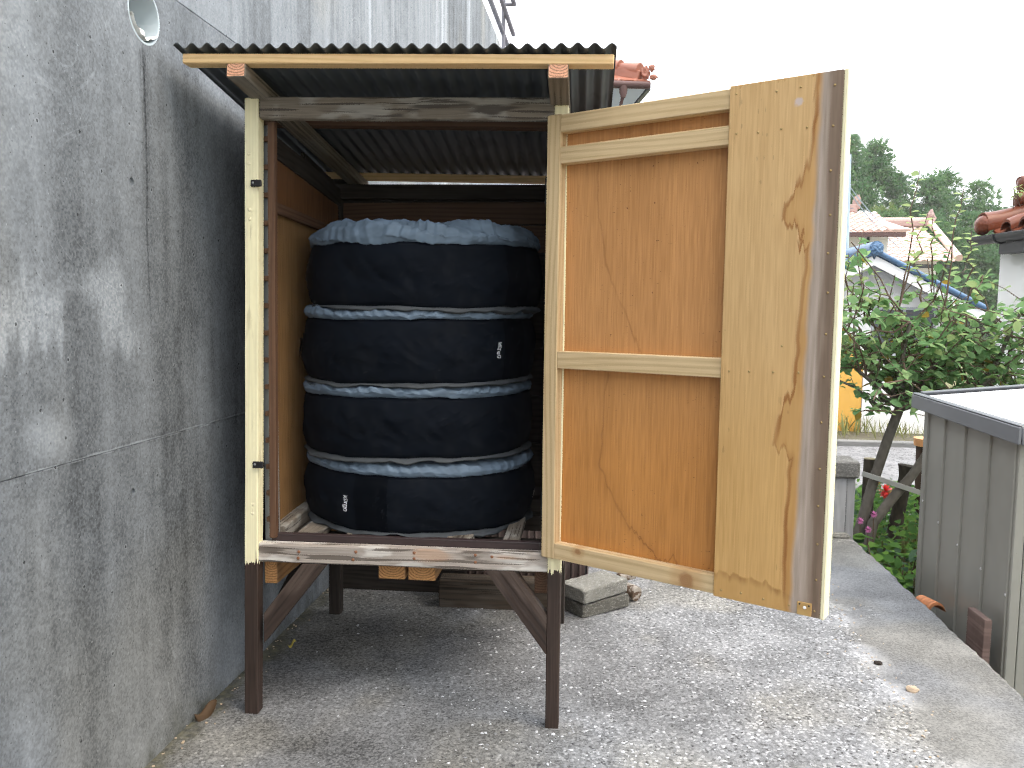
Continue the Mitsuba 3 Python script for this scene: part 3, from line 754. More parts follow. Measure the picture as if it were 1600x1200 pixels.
# latches on the left post, paint-covered nail heads
for (x, z) in ((-.940, 1.468), (-.948, .712)):
    lk = put('latch', block((x - .010, YL - .0262, z - .009), (x + .020, YL - .0192, z + .009), .002), M_iron, S, label='small black latch keeper on the left post')
    put('latch_screw', dome(V(x - .003, YL - .026, z + .001), (0, -1, 0), .0035), M_galv, lk, True)
for (x, z) in ((-.955, 1.545), (-.956, 1.520), (-.956, 1.40), (-.956, 1.375), (-.960, .60), (-.962, .575)):
    put('nail_head', dome(V(x, YL - .019, z), (0, -1, 0), .005, .35), M_cream2, S, True)

# the door, hinged on the right post
D = S + '__door'
def dpt(s, z, off=0.0):
    return V(h0[0] + du[0] * s + dn[0] * off, h0[1] + du[1] * s + dn[1] * off, z)
sdu = tuple(du)
TH = .030
tag(D, 'open door of pine rails and water stained plywood')
put('hinge_stile', beam(dpt(.0205, .483, -.5 * TH), dpt(.0205, 1.637, -.5 * TH), .041, TH, sdu, .002, 12, .0004), M_pine, D)
def rail(nm, z0, z1, s0=.0415, s1=.70, m_=None, wob=.0003):
    put(nm, beam(dpt(s0, (z0 + z1) / 2, -.5 * TH), dpt(s1, (z0 + z1) / 2, -.5 * TH), z1 - z0, TH, (0, 0, 1), .0015, 10, wob), m_ or M_pine, D)
rail('top_rail', 1.5905, 1.6345)
rail('upper_rail', 1.513, 1.5555)
rail('middle_rail', .991, 1.036)
rail('bottom_rail', .484, .5265, m_=M_pineknot)
put('back_panel', beam(dpt(.363, .484, -TH - .004), dpt(.363, 1.637, -TH - .004), .722, .006, sdu, .001, 2), M_panel, D, label='reddish plywood back panel of the door')
put('overlay_panel', beam(dpt(.6075, .4815, .0032), dpt(.6075, 1.6385, .0032), .241, .0055, sdu, .001, 2), M_overlay, D, label='pale plywood sheet with brown water stains and grey margin')
put('lock_stile', beam(dpt(.712, .483, -.5 * TH), dpt(.712, 1.637, -.5 * TH), .022, TH, sdu, .002, 6), M_pine, D)
put('edge_strip', beam(dpt(.7332, .4795, -.0135), dpt(.7332, 1.6395, -.0135), .0095, .038, sdu, .002, 10, .0004), M_cream2, D, label='cream painted edge strip')
nails = [(0.502, 1.62), (0.591, 1.613), (0.642, 1.615), (0.505, 1.534), (0.554, 1.531), (0.604, 1.533), (0.658, 1.53), (0.711, 1.609), (0.711, 1.527), (0.71, 1.436), (0.713, 1.345), (0.712, 1.266),
         (0.715, 1.184), (0.715, 1.097), (0.715, 1.007), (0.714, 0.909), (0.715, 0.809), (0.715, 0.728), (0.507, 1.008), (0.553, 1.01), (0.607, 1.011), (0.662, 1.013), (0.624, 1.069),
         (0.717, 0.645), (0.718, 0.566), (0.553, 0.502), (0.605, 0.499), (0.662, 0.498), (0.506, 0.499), (0.717, 0.496)]
for s_, z_ in nails:
    put('nail', dome(dpt(s_, z_, .006), dn, .0026, .7), M_nail, D, True)
for s_, z_ in ((.686, .507), (.706, .506)):
    put('nail', dome(dpt(s_, z_, .0098), dn, .0022, .6), M_iron, D, True)
put('paint_chip', dome(dpt(.697, .501, .0098), dn, .004, .2), M_whitetrim, D, True)
put('patch_plate', beam(dpt(.696, .483, .0085), dpt(.696, .512, .0085), .031, .003, sdu, .0008, 1), M_patch, D, label='small yellowish patch plate at the lower corner')
for z_ in (1.45, .62):
    put('hinge', tube([dpt(-.004, z_ - .035, -.012), dpt(-.004, z_ + .035, -.012)], .006, 10), M_iron, D, 40)

#MARK_TYRES
# ------------------------------------------------------------------ four wrapped tyres
TC = V(-.582, 2.548)
R0 = .360
def cover(k, zb, hb, tilt, dx, puff, label, seam_deg=None, text_deg=None, handle_deg=None, tag_deg=None):
    t = thing('wrapped_tyre', label, 'tyre cover', 'stacked tyre covers')
    rs = np.random.default_rng(50 + k)
    tx, ty = tilt
    def place(P):
        x, y = P[..., 0], P[..., 1]
        an = np.arctan2(y, x)
        sag = .013 * (meshkit.fbm(np.stack([np.cos(an) * 1.6 + 5 * k, np.sin(an) * 1.6, 0 * an], -1)) - .5) + .004 * (meshkit.noise(np.stack([np.cos(an) * 8 + 5 * k, np.sin(an) * 8, P[..., 2] * 12], -1)) - .5)
        return np.stack([x + TC[0] + dx, y + TC[1], P[..., 2] + zb + tx * x + ty * y + sag], -1)
    th = np.linspace(0, 2 * np.pi, 241)
    def rad(a_, z):
        q = np.stack([np.cos(a_) * 2.2 + k * 7, np.sin(a_) * 2.2, z * 7], -1)
        q2 = np.stack([np.cos(a_) * 9 + k * 7, np.sin(a_) * 9, z * 26], -1)
        q3 = np.stack([np.cos(a_ + z * 2.5) * 15 + k * 3, np.sin(a_ + z * 2.5) * 15, z * 9], -1)
        return .024 * (meshkit.fbm(q) - .5) + .012 * (meshkit.fbm(q2, seed=2) - .5) - .006 * np.clip(1 - np.abs(meshkit.noise(q3, 4) - .5) * 9, 0, 1)
    rows = np.linspace(0, 1, 29)
    def side(a_, v):
        z = v * hb
        r = R0 - .020 + .020 * np.sin(np.pi * np.clip(v, 0, 1)) ** .5 + rad(a_, z) * np.sin(np.pi * np.clip(v, .06, .94))
        zz = z + .003 * np.sin(a_ * 5 + k) * (1 - v)
        return place(np.stack([r * np.cos(a_), r * np.sin(a_), zz], -1))
    put('side_band', grid(side, th, rows)[:2], M_band, t, True)
    # gathered grey top cloth
    prof = np.array([(-.0185, 0.0), (-.010, .005), (-.006, .014), (-.014, .026 + puff * .25), (-.035, .034 + puff * .6), (-.08, .038 + puff), (-.16, .036 + puff), (-.28, .030 + puff * .6), (-.36, .028 + puff * .5)])
    tt = np.linspace(0, 1, 33)
    pi_ = np.stack([np.interp(tt, np.linspace(0, 1, len(prof)), prof[:, 0]), np.interp(tt, np.linspace(0, 1, len(prof)), prof[:, 1])], 1)
    tha = np.linspace(0, 2 * np.pi, 481)
    def top(a_, v):
        r = R0 + np.interp(v, tt, pi_[:, 0]); z = hb + np.interp(v, tt, pi_[:, 1])
        env = np.clip(v / .16, 0, 1) * np.clip((.8 - v) / .3, 0, 1)
        fr = 46 + 10 * k % 17
        ph = 7 * meshkit.noise(np.stack([np.cos(a_) * 3 + k, np.sin(a_) * 3, v * 1.2], -1))
        g = np.sin(fr * a_ + ph * 2) * .5 + np.sin(fr * 2.3 * a_ + ph * 5) * .25
        sw_ = a_ + v * 1.5
        fold = meshkit.fbm(np.stack([np.cos(sw_) * 5 + 3 * k, np.sin(sw_) * 5, v * 2.5], -1)) - .5
        fold = fold + puff * 12 * (.5 - np.abs(meshkit.noise(np.stack([np.cos(sw_) * 7 + 3 * k, np.sin(sw_) * 7, v * 2], -1), 5) - .5) * 3) * .25
        z = z + env * (.0035 * g + (.014 + puff * .95) * fold * 1.7)
        r = r + env * .0035 * g + np.where(v < .06, .0012 * np.sin(120 * a_), 0)
        return place(np.stack([r * np.cos(a_), r * np.sin(a_), z], -1))
    put('top_cloth', grid(top, tha, tt)[:2], M_topcloth, t, True, label='pale grey gathered top cloth')
    def bot(a_, v):
        lip = meshkit.fbm(np.stack([np.cos(a_) * 4 + 9 * k, np.sin(a_) * 4, a_ * 0], -1))
        wv = np.sin(a_ * 19 + 6 * meshkit.noise(np.stack([np.cos(a_) * 2, np.sin(a_) * 2 + k, a_ * 0], -1)))
        r = R0 - .021 + .020 * np.sin(v * 2.6) * (.3 + lip) + .002 * wv * v - .02 * np.clip((v - .7) / .3, 0, 1)
        z = .003 - .020 * v * (.3 + 1.3 * lip) + .0035 * wv * v * (1 - .4 * v)
        return place(np.stack([r * np.cos(a_), r * np.sin(a_), z], -1))
    put('bottom_cloth', grid(bot, tha, np.linspace(0, 1, 7))[:2], M_botcloth, t, True, label='dark grey bottom hem')
    def onband(a_, z, off):
        r = R0 - .020 + .020 * math.sin(math.pi * min(max(z / hb, 0), 1)) ** .5 + float(rad(np.array(a_), np.array(z))) * math.sin(math.pi * min(max(z / hb, .06), .94)) + off
        return V(r * math.cos(a_), r * math.sin(a_), z)
    def patch(a0, a1, z0, z1, off, n=10):
        aa, zz = np.linspace(a0, a1, n), np.linspace(z0, z1, 10)
        P = np.array([[onband(p, q, off) for q in zz] for p in aa])
        i, j = np.meshgrid(np.arange(n - 1), np.arange(9), indexing='ij')
        q = np.stack([i * 10 + j, (i + 1) * 10 + j, (i + 1) * 10 + j + 1, i * 10 + j + 1], -1).reshape(-1, 4)
        P = place(P.reshape(-1, 3))
        return sheet_solid((P, np.vstack([q[:, [0, 1, 2]], q[:, [0, 2, 3]]])), (0, .0008, 0))
    rd = math.radians
    if seam_deg is not None:
        put('seam_flap', patch(rd(seam_deg), rd(seam_deg + 16), .004, hb - .003, .0022), M_seam, t, True)
    if text_deg is not None:
        tm = meshkit.text_mesh('kürgo', .0125, .0006, True)
        v = tm.vertices
        # reading downwards: text x -> -z, text y -> around the band
        zc = hb * .63
        A = rd(text_deg) + v[:, 1] / R0
        P = np.array([onband(a_, z_, .0046) for a_, z_ in zip(A, zc - v[:, 0])])
        P[:, 0] += v[:, 2] * 0
        P = P * np.stack([1 + v[:, 2] * 1.0, 1 + v[:, 2] * 1.0, v[:, 2] * 0 + 1], 1)
        put('lettering', (place(P), tm.faces), M_print, t, label='small white lettering reading downwards')
    if handle_deg is not None:
        put('handle', cat([patch(rd(handle_deg - 3.2), rd(handle_deg + 3.2), hb * .26, hb * .74, .004), patch(rd(handle_deg - 1.3), rd(handle_deg + 1.3), hb * .34, hb * .66, .011), patch(rd(handle_deg - 2.2), rd(handle_deg - 1.4), hb * .28, hb * .72, .008)]), M_black, t, True)
    if tag_deg is not None:
        put('side_label', patch(rd(tag_deg - 1.5), rd(tag_deg + 1.5), hb * .35, hb * .72, .002), M_print, t, True, label='small white label at the left edge')
    return t
# angle 270 faces the camera
cover(1, .513, .160, (-.004, -.010), .0, .0, 'wrapped tyre at the bottom of the stack, resting on the slats', 251.5, 246.5)
cover(2, .723, .170, (.004, -.004), -.008, .002, 'wrapped tyre second from the bottom of the stack', tag_deg=188)
cover(3, .936, .178, (.012, .006), -.004, .003, 'wrapped tyre second from the top with white lettering near the right', 325, 320.5, 206)
cover(4, 1.151, .176, (-.002, .020), .014, .024, 'topmost wrapped tyre with puffed wrinkled grey cloth on top', 322, None, 213)

#MARK_SMALL
# ------------------------------------------------------------------ things under and behind the shed
def rough_box(c, e, rotz, amp, seed, sub=4):
    b = trimesh.creation.box(extents=e)
    for _ in range(sub):
        b = b.subdivide()
    v = b.vertices.copy()
    n_ = v / (V(*e) / 2)
    rad_ = .006
    inner = np.clip(v, -(V(*e) / 2 - rad_), V(*e) / 2 - rad_)
    dlt = v - inner
    L = np.linalg.norm(dlt, axis=1, keepdims=True)
    v = np.where(L > 1e-9, inner + dlt / np.maximum(L, 1e-9) * np.minimum(L, rad_), v)
    v = v + (meshkit.fbm(v * 60 + seed, seed=seed)[:, None] - .5) * amp * np.sign(n_) * (np.abs(n_) > .9)
    c_, s_ = math.cos(rotz), math.sin(rotz)
    return np.stack([v[:, 0] * c_ - v[:, 1] * s_ + c[0], v[:, 0] * s_ + v[:, 1] * c_ + c[1], v[:, 2] + c[2]], 1), b.faces
tag(put('concrete_block', rough_box((-.030, 3.115, .0285), (.232, .140, .053), math.radians(41), .009, 1), M_block2, None, 40), 'dark rough concrete block lying under another beside the shed', 'concrete block', 'stacked concrete blocks')
tag(put('concrete_block', rough_box((-.034, 3.107, .0865), (.235, .135, .054), math.radians(46.5), .004, 2), M_block, None, 40), 'light grey concrete block on top of another beside the shed', 'concrete block', 'stacked concrete blocks')
tag(put('timber_baulk', beam((-.628, 3.075, .050), (-.20, 3.085, .056), .115, .08, (0, 0, 1), .006, 8, .002), M_old), 'old brown timber baulk lying on the ground behind the shed legs', 'timber')
tag(put('old_plank', beam((-1.09, 3.20, .10), (-.55, 3.21, .10), .20, .03, (0, 0, 1), .003, 8, .002), M_dark), 'dark old plank on edge in the shade behind the shed', 'plank')
tag(put('old_plank', beam((-.66, 3.15, .140), (-.17, 3.16, .145), .045, .05, (0, 1, 0), .003, 8, .002), M_old), 'thin old plank lying over the timber baulk behind the shed', 'plank')
t = thing('log_piece', 'short split log with pale bark behind the concrete blocks', 'firewood')
put('log', tube([(.07, 3.27, .030), (.118, 3.225, .031), (.135, 3.21, .029)], [.03, .031, .028], 14), M_birch, t, 40)
put('chip', rough_box((.095, 3.33, .062), (.07, .05, .02), .5, .01, 5, 3), M_birch, t, 40)
# brown ribbed metal store behind the shed
t = thing('metal_store', 'brown ribbed metal store in the shade behind the shed', 'shed')
def ribs(p0, p1, z0, z1, nrm, pitch=.03):
    p0, p1 = V(*p0), V(*p1); L = np.linalg.norm(p1 - p0); d = (p1 - p0) / L
    def f(u, v):
        ph = (u / pitch) % 1.0
        o = .006 * np.clip(np.abs(ph - .5) * 6 - 1.6, 0, 1)
        return p0 + u[..., None] * d + o[..., None] * V(*nrm) + np.stack([u * 0, u * 0, v], -1)
    return grid(f, np.arange(0, L, pitch / 12), np.array([z0, z1]))[:2]
put('front_panel', ribs((-1.085, 3.27, 0), (-.070, 3.27, 0), .0, 1.46, (0, -1, 0)), M_brownmetal, t, 30)
put('side_panel', ribs((-.070, 3.27, 0), (-.070, 4.3, 0), .0, 1.46, (1, 0, 0)), M_brownmetal, t, 30)
put('lid', block((-1.10, 3.25, 1.46), (-.05, 4.31, 1.49)), M_brownmetal, t)
# curled dead leaf, scraps
def curled(c, L, W, curl, rot, lift_):
    us, vs = np.linspace(-1, 1, 15), np.linspace(-1, 1, 9)
    def f(u, v):
        w = W * (1 - u ** 2) ** .7
        a_ = v * curl
        x = u * L; y = w * np.sin(a_) / curl * 1.2; z = w * (1 - np.cos(a_)) * -1 + lift_ + .01 * np.sin(u * 3)
        return np.stack([x * math.cos(rot) - y * math.sin(rot) + c[0], x * math.sin(rot) + y * math.cos(rot) + c[1], z + c[2]], -1)
    return sheet_solid(grid(f, us, vs)[:2], (0, 0, .0008))
tag(put('dead_leaf', curled((-1.095, 2.105, .0), .042, .022, 2.4, 1.25, .026), M_deadleaf, None, True), 'curled brown dead leaf at the foot of the concrete wall', 'leaf')
tag(put('fallen_leaf', curled((-1.04, 2.60, .0), .015, .009, 1.2, .6, .012), M_yleaf, None, True), 'small yellow fallen leaf against the wall foot under the shed', 'leaf')
peb = [((.940, 2.543), .016, M_pebble, 'tan pebble on the smooth strip near the pavement edge'), ((.899, 2.731), .011, M_dark, 'dark chip of wood on the pavement right of the door')]
for i, ((x, y), r, m_, lb) in enumerate(peb):
    tag(put('pebble' if i == 0 else 'wood_chip', blob((x, y, r * .4), (r * 1.2, r, r * .6), .5, 1.6, i + 11), m_, None, 40), lb, 'pebble' if i == 0 else 'wood chip')
rng = np.random.default_rng(7)
sc_ = []
for i in range(260):
    if i < 200:
        y = rng.uniform(1.6, 4.2); x = .88 + rng.normal(0, .05) + .02 * (y - 2)
    else:
        y = rng.uniform(1.7, 3.2); x = WX + abs(rng.normal(.03, .02))
    r = rng.uniform(.0015, .0042)
    q = trimesh.creation.icosphere(1)
    sc_.append((q.vertices * V(r, r * rng.uniform(.6, 1), r * .6) + V(x, y, .0015), q.faces))
tag(put('grit', cat(sc_), M_pebble), 'loose grit and crumbs scattered on the pavement', 'grit', kind='stuff')

oct_v = np.array([[1, 0, 0], [-1, 0, 0], [0, 1, 0], [0, -1, 0], [0, 0, 1], [.7, .7, .45], [-.7, .7, .45], [.7, -.7, .45], [-.7, -.7, .45]], float)
oct_f = trimesh.convex.convex_hull(oct_v)
def stones(n_, seed, r0, r1):
    r = np.random.default_rng(seed)
    vs, fs, k = [], [], 0
    while k < n_:
        y = r.uniform(1.15, 4.25) ** 1.0; x = r.uniform(-1.07, .92)
        w = float(meshkit.fbm(np.array([x * 1.7, y * 1.7, 3.0]))) + .30 * x - .06
        if r.random() > np.clip((w - .22) * 2.2, .05, 1) or x > .86 + .02 * (y - 2) + r.normal(0, .02):
            continue
        q = np.array([x, y, 0.0])
        zg = .010 * (float(meshkit.fbm(q * 2.0)) - .5) + .004 * (float(meshkit.fbm(q * 11.0, seed=3)) - .5)
        a_ = r.uniform(0, 6.3); c_, s_ = math.cos(a_), math.sin(a_)
        rr = r0 + (r1 - r0) * r.random() ** 2.2
        v = oct_f.vertices * V(rr, rr * r.uniform(.55, .9), rr * r.uniform(.25, .45)) * (1 + r.normal(0, .12, (len(oct_f.vertices), 1)))
        vs.append(np.stack([v[:, 0] * c_ - v[:, 1] * s_ + x, v[:, 0] * s_ + v[:, 1] * c_ + y, v[:, 2] + zg], 1)); fs.append(oct_f.faces + k * len(oct_f.vertices)); k += 1
    return np.vstack(vs), np.vstack(fs)
M_stone = [mat('stonewhite', (.50, .51, .53), .7), mat('stonegrey', (.23, .235, .245), .8), mat('stonedark', (.06, .06, .065), .8)]
for i, (n_, r0, r1) in enumerate(((2300, .002, .0066), (3200, .002, .0055), (1400, .002, .005))):
    tag(put('exposed_stones', stones(n_, 60 + i, r0, r1), M_stone[i]), ['white', 'grey', 'dark'][i] + ' small stones showing in the worn concrete pavement', 'stones', kind='stuff')

# ------------------------------------------------------------------ right edge: board, tile shard, metal locker
tag(put('leaning_board', beam((1.320, 3.01, -.62), (1.333, 3.025, .085), .135, .026, (0, 1, 0), .002, 6), M_board), 'short reddish brown board standing between pavement edge and metal locker', 'board')
def shard(u, v):
    return np.stack([1.318 + .035 * np.cos(v) , u, -.064 + .050 * np.sin(v) - .16 * (u - 3.48)], -1)
tag(put('roof_tile_shard', sheet_solid(grid(shard, np.linspace(3.36, 3.52, 8), np.linspace(.5, 2.7, 12))[:2], (.004, 0, -.012)), M_terra, None, 40), 'broken terracotta roof tile wedged beside the pavement edge', 'roof tile')
t = thing('metal_locker', 'grey ribbed metal garden locker with a flat pale roof at the right', 'locker')
LX, LY0, LY1, LR = 1.39, 2.935, 3.80, 2.45
edges_y = [3.80, 3.735, 3.555, 3.36, 3.15, 2.955]
def zt(x, y):
    return .774 + .10 * (x - 1.36) + .0134 * (y - 2.9)
for a_, b_ in zip(edges_y[1:], edges_y[:-1]):
    put('side_panel', block((LX, a_ + .006, -.60), (LX + .012, b_ - .006, .735), .002), M_locker, t)
    put('seam_rib', block((LX - .009, a_ - .0055, -.60), (LX + .010, a_ + .0055, .735), .002), M_locker, t)
put('corner_post', block((LX - .004, LY0, -.60), (LX + .03, LY0 + .014, .735), .003), M_locker, t)
for k in range(5):
    xx = LX + .03 + k * .2
    put('front_panel', block((xx + .003, LY0 + .002, -.60), (xx + .197, LY0 + .012, .735), .002), M_locker, t)
put('back_panel', block((LX + .013, LY1 - .012, -.60), (LR - .02, LY1, .735), .002), M_locker, t)
put('end_panel', block((LR - .02, LY0 + .02, -.60), (LR - .008, LY1 - .02, .735), .002), M_locker, t)
for (y, z) in ((3.735, .33), (3.555, .28), (3.36, .24), (3.15, .21), (2.955, .18)):
    put('rivet', dome(V(LX - .009, y, z), (-1, 0, 0), .0055), M_rivet, t, True)
def edge_beam(pa, pb, w, h, side):
    return beam(pa, pb, w, h, side, .003, 2)
put('fascia', edge_beam((1.366, 2.895, zt(1.36, 2.895) - .032), (1.366, 3.875, zt(1.36, 3.875) - .032), .060, .012, (0, 0, 1)), M_fascia, t)
put('fascia', edge_beam((1.373, 2.901, zt(1.36, 2.9) - .034), (LR + .04, 2.901, zt(LR, 2.9) - .034), .062, .012, (0, 0, 1)), M_fascia, t)
put('fascia', edge_beam((1.373, 3.869, zt(1.36, 3.87) - .030), (LR + .04, 3.869, zt(LR, 3.87) - .030), .062, .012, (0, 0, 1)), M_fascia, t)
put('roof_trim', edge_beam((1.376, 2.897, zt(1.376, 2.9) + .001), (1.376, 3.873, zt(1.376, 3.87) + .001), .030, .006, (1, 0, 0)), M_fascia, t)
put('roof_trim', edge_beam((1.395, 3.858, zt(1.395, 3.86) + .004), (LR + .04, 3.858, zt(LR, 3.86) + .004), .030, .008, (0, 1, 0)), M_fascia, t)
def lroof(u, v):
    ph = ((v - 2.9) / .19) % 1.0
    return np.stack([u, v, zt(u, v) - .010 + .010 * np.clip(1 - np.abs(ph - .5) * 9, 0, 1)], -1)
put('roof_sheet', grid(lroof, np.linspace(1.392, LR + .03, 6), np.arange(2.90, 3.845, .0063))[:2], M_lockroof, t, 30, label='pale shiny roof sheet with low ribs')

#MARK_GARDEN
# ------------------------------------------------------------------ garden
def leaf_mesh(L, W, fold=.25, droop=.2):
    """pointed oval leaf with a midrib fold: 12 triangles, base at the origin, along +x"""
    xs_ = [0, .18, .45, .75, 1.0]; ws = [0, .34, .5, .33, 0]
    v, f = [], []
    for x, w in zip(xs_, ws):
        z = -droop * x * x * L
        v += [(x * L, w * W, z + fold * w * W), (x * L, 0, z), (x * L, -w * W, z + fold * w * W)]
    for i in range(4):
        a_ = i * 3
        f += [[a_, a_ + 1, a_ + 4], [a_, a_ + 4, a_ + 3], [a_ + 1, a_ + 2, a_ + 5], [a_ + 1, a_ + 5, a_ + 4]]
    return np.array(v), np.array(f)
def frame(d, roll_):
    d = d / np.linalg.norm(d)
    s = np.cross([0, 0, 1.0], d); s = s / (np.linalg.norm(s) + 1e-9)
    n_ = np.cross(d, s)
    s2 = math.cos(roll_) * s + math.sin(roll_) * n_
    return np.stack([d, s2, np.cross(d, s2)], 1)
def scatter(leaf, places):
    """one mesh of many leaves; places = (pos, 3x3, scale)"""
    lv, lf = leaf
    V_ = np.concatenate([(lv * s) @ M.T + p for p, M, s in places])
    F_ = np.concatenate([lf + i * len(lv) for i in range(len(places))])
    return V_, F_
def tw(p, M, s):
    m = np.eye(4); m[:3, :3] = M * s; m[:3, 3] = p
    return T(m.tolist())

def bend(p0, p1, rng, k=5, amp=.06):
    p0, p1 = V(*p0), V(*p1)
    tt = np.linspace(0, 1, k)[:, None]
    L = np.linalg.norm(p1 - p0)
    o = rng.normal(0, amp * L, (k, 3)) * (np.sin(np.pi * tt) ** 1)
    return p0 + (p1 - p0) * tt + o

rng = np.random.default_rng(21)
TR = thing('garden_tree', 'small leafy green tree with a forked grey trunk beside the locker', 'tree')
put('trunk', tube([(1.33, 4.88, -.66), (1.42, 4.89, -.30), (1.478, 4.9, -.08), (1.535, 4.9, .18), (1.60, 4.9, .42), (1.655, 4.9, .60)], [.036, .033, .031, .029, .028, .026], 12), M_bark, TR, 60)
put('trunk', tube([(1.47, 4.82, -.66), (1.49, 4.84, -.25), (1.53, 4.85, -.05), (1.62, 4.86, .08), (1.74, 4.87, .235), (1.86, 4.90, .42), (2.0, 4.95, .62)], [.034, .032, .030, .028, .026, .024, .02], 12), M_bark, TR, 60, label='leaning second trunk')
fork = V(1.655, 4.9, .60)
tips, limbs, twigs = [], [], []
limb_ends = [(1.56, 4.9, .92), (1.78, 4.82, .80), (1.92, 5.0, .66), (1.40, 4.80, .82), (1.70, 5.15, 1.0), (2.05, 4.9, .95), (1.48, 5.1, 1.05), (1.85, 4.7, 1.05), (2.25, 5.05, .9), (1.62, 4.7, 1.1), (2.35, 4.9, 1.05), (2.20, 4.75, 1.15), (2.42, 5.0, .80), (2.1, 4.72, .82)]
for i, e in enumerate(limb_ends):
    st = fork if i not in (8, 10, 11, 12, 13) else V(1.95, 4.93, .55)
    pts = bend(st, e, rng, 6, .05)
    limbs.append(tube(pts, np.linspace(.017, .009, 6), 8))
    for j in range(7):
        b0 = pts[rng.integers(2, 6)]
        dv = rng.normal(0, 1, 3) * V(.27, .24, .23) + V(0, 0, .12)
        b1 = b0 + dv
        b1[0] = np.clip(b1[0], 1.22, 2.65); b1[2] = np.clip(b1[2], .62, 1.55)
        q = bend(b0, b1, rng, 5, .06)
        twigs.append(tube(q, np.linspace(.006, .003, 5), 5))
        tips.append(q)
        for m_ in range(3):
            c0 = q[rng.integers(1, 5)]
            c1 = c0 + rng.normal(0, 1, 3) * V(.13, .11, .09) + V(0, 0, .03)
            c1[2] = np.clip(c1[2], .60, 1.6)
            q2 = bend(c0, c1, rng, 4, .06)
            twigs.append(tube(q2, np.linspace(.0032, .0016, 4), 4))
            tips.append(q2)
low = bend((1.62, 4.9, .58), (1.24, 4.85, .80), rng, 6, .03)
limbs.append(tube(low, np.linspace(.010, .005, 6), 8)); tips += [low, low]
low = bend((1.66, 4.9, .60), (1.45, 4.82, .70), rng, 6, .03)
limbs.append(tube(low, np.linspace(.008, .004, 6), 8)); tips += [low]
# tall bare shoots above the crown
shoots = [((1.62, 4.9, 1.10), (1.70, 4.9, 1.95)), ((1.84, 4.85, 1.15), (1.915, 4.85, 1.83)), ((1.80, 4.9, 1.30), (1.78, 4.9, 1.68)), ((1.60, 4.8, 1.2), (1.72, 4.8, 1.70)), ((2.0, 4.9, 1.25), (1.99, 4.9, 1.60)),
          ((1.36, 4.9, 1.05), (1.34, 4.9, 1.48)), ((1.45, 4.9, 1.1), (1.42, 4.9, 1.45)), ((1.52, 4.85, 1.05), (1.47, 4.85, 1.40)), ((1.75, 4.9, 1.2), (1.69, 4.9, 1.5))]
shoot_leaf = []
for p0, p1 in shoots:
    q = bend(p0, p1, rng, 8, .03)
    twigs.append(tube(q, np.linspace(.006, .002, 8), 5))
    n_ = 15
    for k in range(n_):
        f = .35 + .65 * k / n_
        p = np.array([np.interp(f, np.linspace(0, 1, 8), q[:, c]) for c in range(3)])
        az = k * 2.4
        d = V(math.cos(az), math.sin(az) * .8, .35)
        shoot_leaf.append((p, frame(d, rng.normal(0, .4)), rng.uniform(.62, .95)))
for l in limbs:
    put('limb', l, M_bark, TR, 60)
put('twigs', cat(twigs), M_twig, TR)
tag(TR + '__twigs', kind='stuff')
places = []
for q in tips:
    for k in range(7):
        f = rng.uniform(.15, 1.0)
        p = np.array([np.interp(f, np.linspace(0, 1, len(q)), q[:, c]) for c in range(3)]) + rng.normal(0, .010, 3)
        d = rng.normal(0, 1, 3) * V(1, 1, .45) + V(0, -.1, -.15)
        places.append((p, frame(d, rng.normal(0, .6)), rng.uniform(.7, 1.25)))
places = [x for x in places if .56 < x[0][2] and x[0][0] < 2.75]
base_leaf = leaf_mesh(.060, .040)
near = sorted(range(len(places)), key=lambda i: places[i][0][1] - .25 * places[i][2] - (.4 if 1.3 < places[i][0][0] < 2.2 else 0))
nearset = near[:300]
leaf_d = [mikit.ply(base_leaf, m_, True) for m_ in M_leaf]
for i in nearset:
    p, M, s = places[i]
    put('leaf', leaf_d[rng.choice(4, p=[.38, .27, .25, .10])], None, TR, to_world=tw(p, M, s))
rest = [places[i] for i in near[300:]]
idx = rng.choice(5, len(rest), p=[.36, .30, .21, .10, .03])
for k in range(5):
    sel = [x for x, j in zip(rest, idx) if j == k]
    key = put('foliage', scatter(base_leaf, sel), (M_leaf + [M_leafy])[k], TR, True)
    tag(key, kind='stuff')
key = put('foliage', scatter(base_leaf, shoot_leaf), M_leaf[3], TR, True)
tag(key, kind='stuff')

# posts and tie bar
t = thing('wooden_post', 'thin cut wooden stake with a pale sawn top behind the tree trunk', 'post')
put('stake', tube([(1.56, 5.05, -.65), (1.555, 5.05, .0), (1.555, 5.05, .285)], [.036, .034, .033], 14), M_post, t, 50)
put('sawn_top', tube([(1.555, 5.05, .285), (1.555, 5.05, .290)], [.033, .032], 14), M_cut, t)
t = thing('wooden_post', 'dark mossy wooden post with a flared top beside the locker', 'post')
put('stake', tube([(1.66, 5.0, -.66), (1.69, 5.0, -.2), (1.735, 5.0, .12), (1.75, 5.0, .2), (1.758, 5.0, .262)], [.05, .042, .036, .040, .056], 14), M_post, t, 50)
tag(put('tie_bar', beam((1.455, 4.845, .236), (1.90, 4.815, .10), .028, .008, (0, 0, 1), .001, 4), M_bar), 'flat grey metal tie bar nailed across the tree and posts', 'bar')
t = thing('flower_pot', 'dark plant pot with an orange rim half hidden by the locker', 'flower pot')
put('pot', tube([(2.315, 6.2, -.55), (2.315, 6.2, .20)], [.07, .085], 20), M_pot, t, 50)
put('rim', tube([(2.315, 6.2, .20), (2.315, 6.2, .255)], [.10, .105], 20), M_potrim, t, 50)

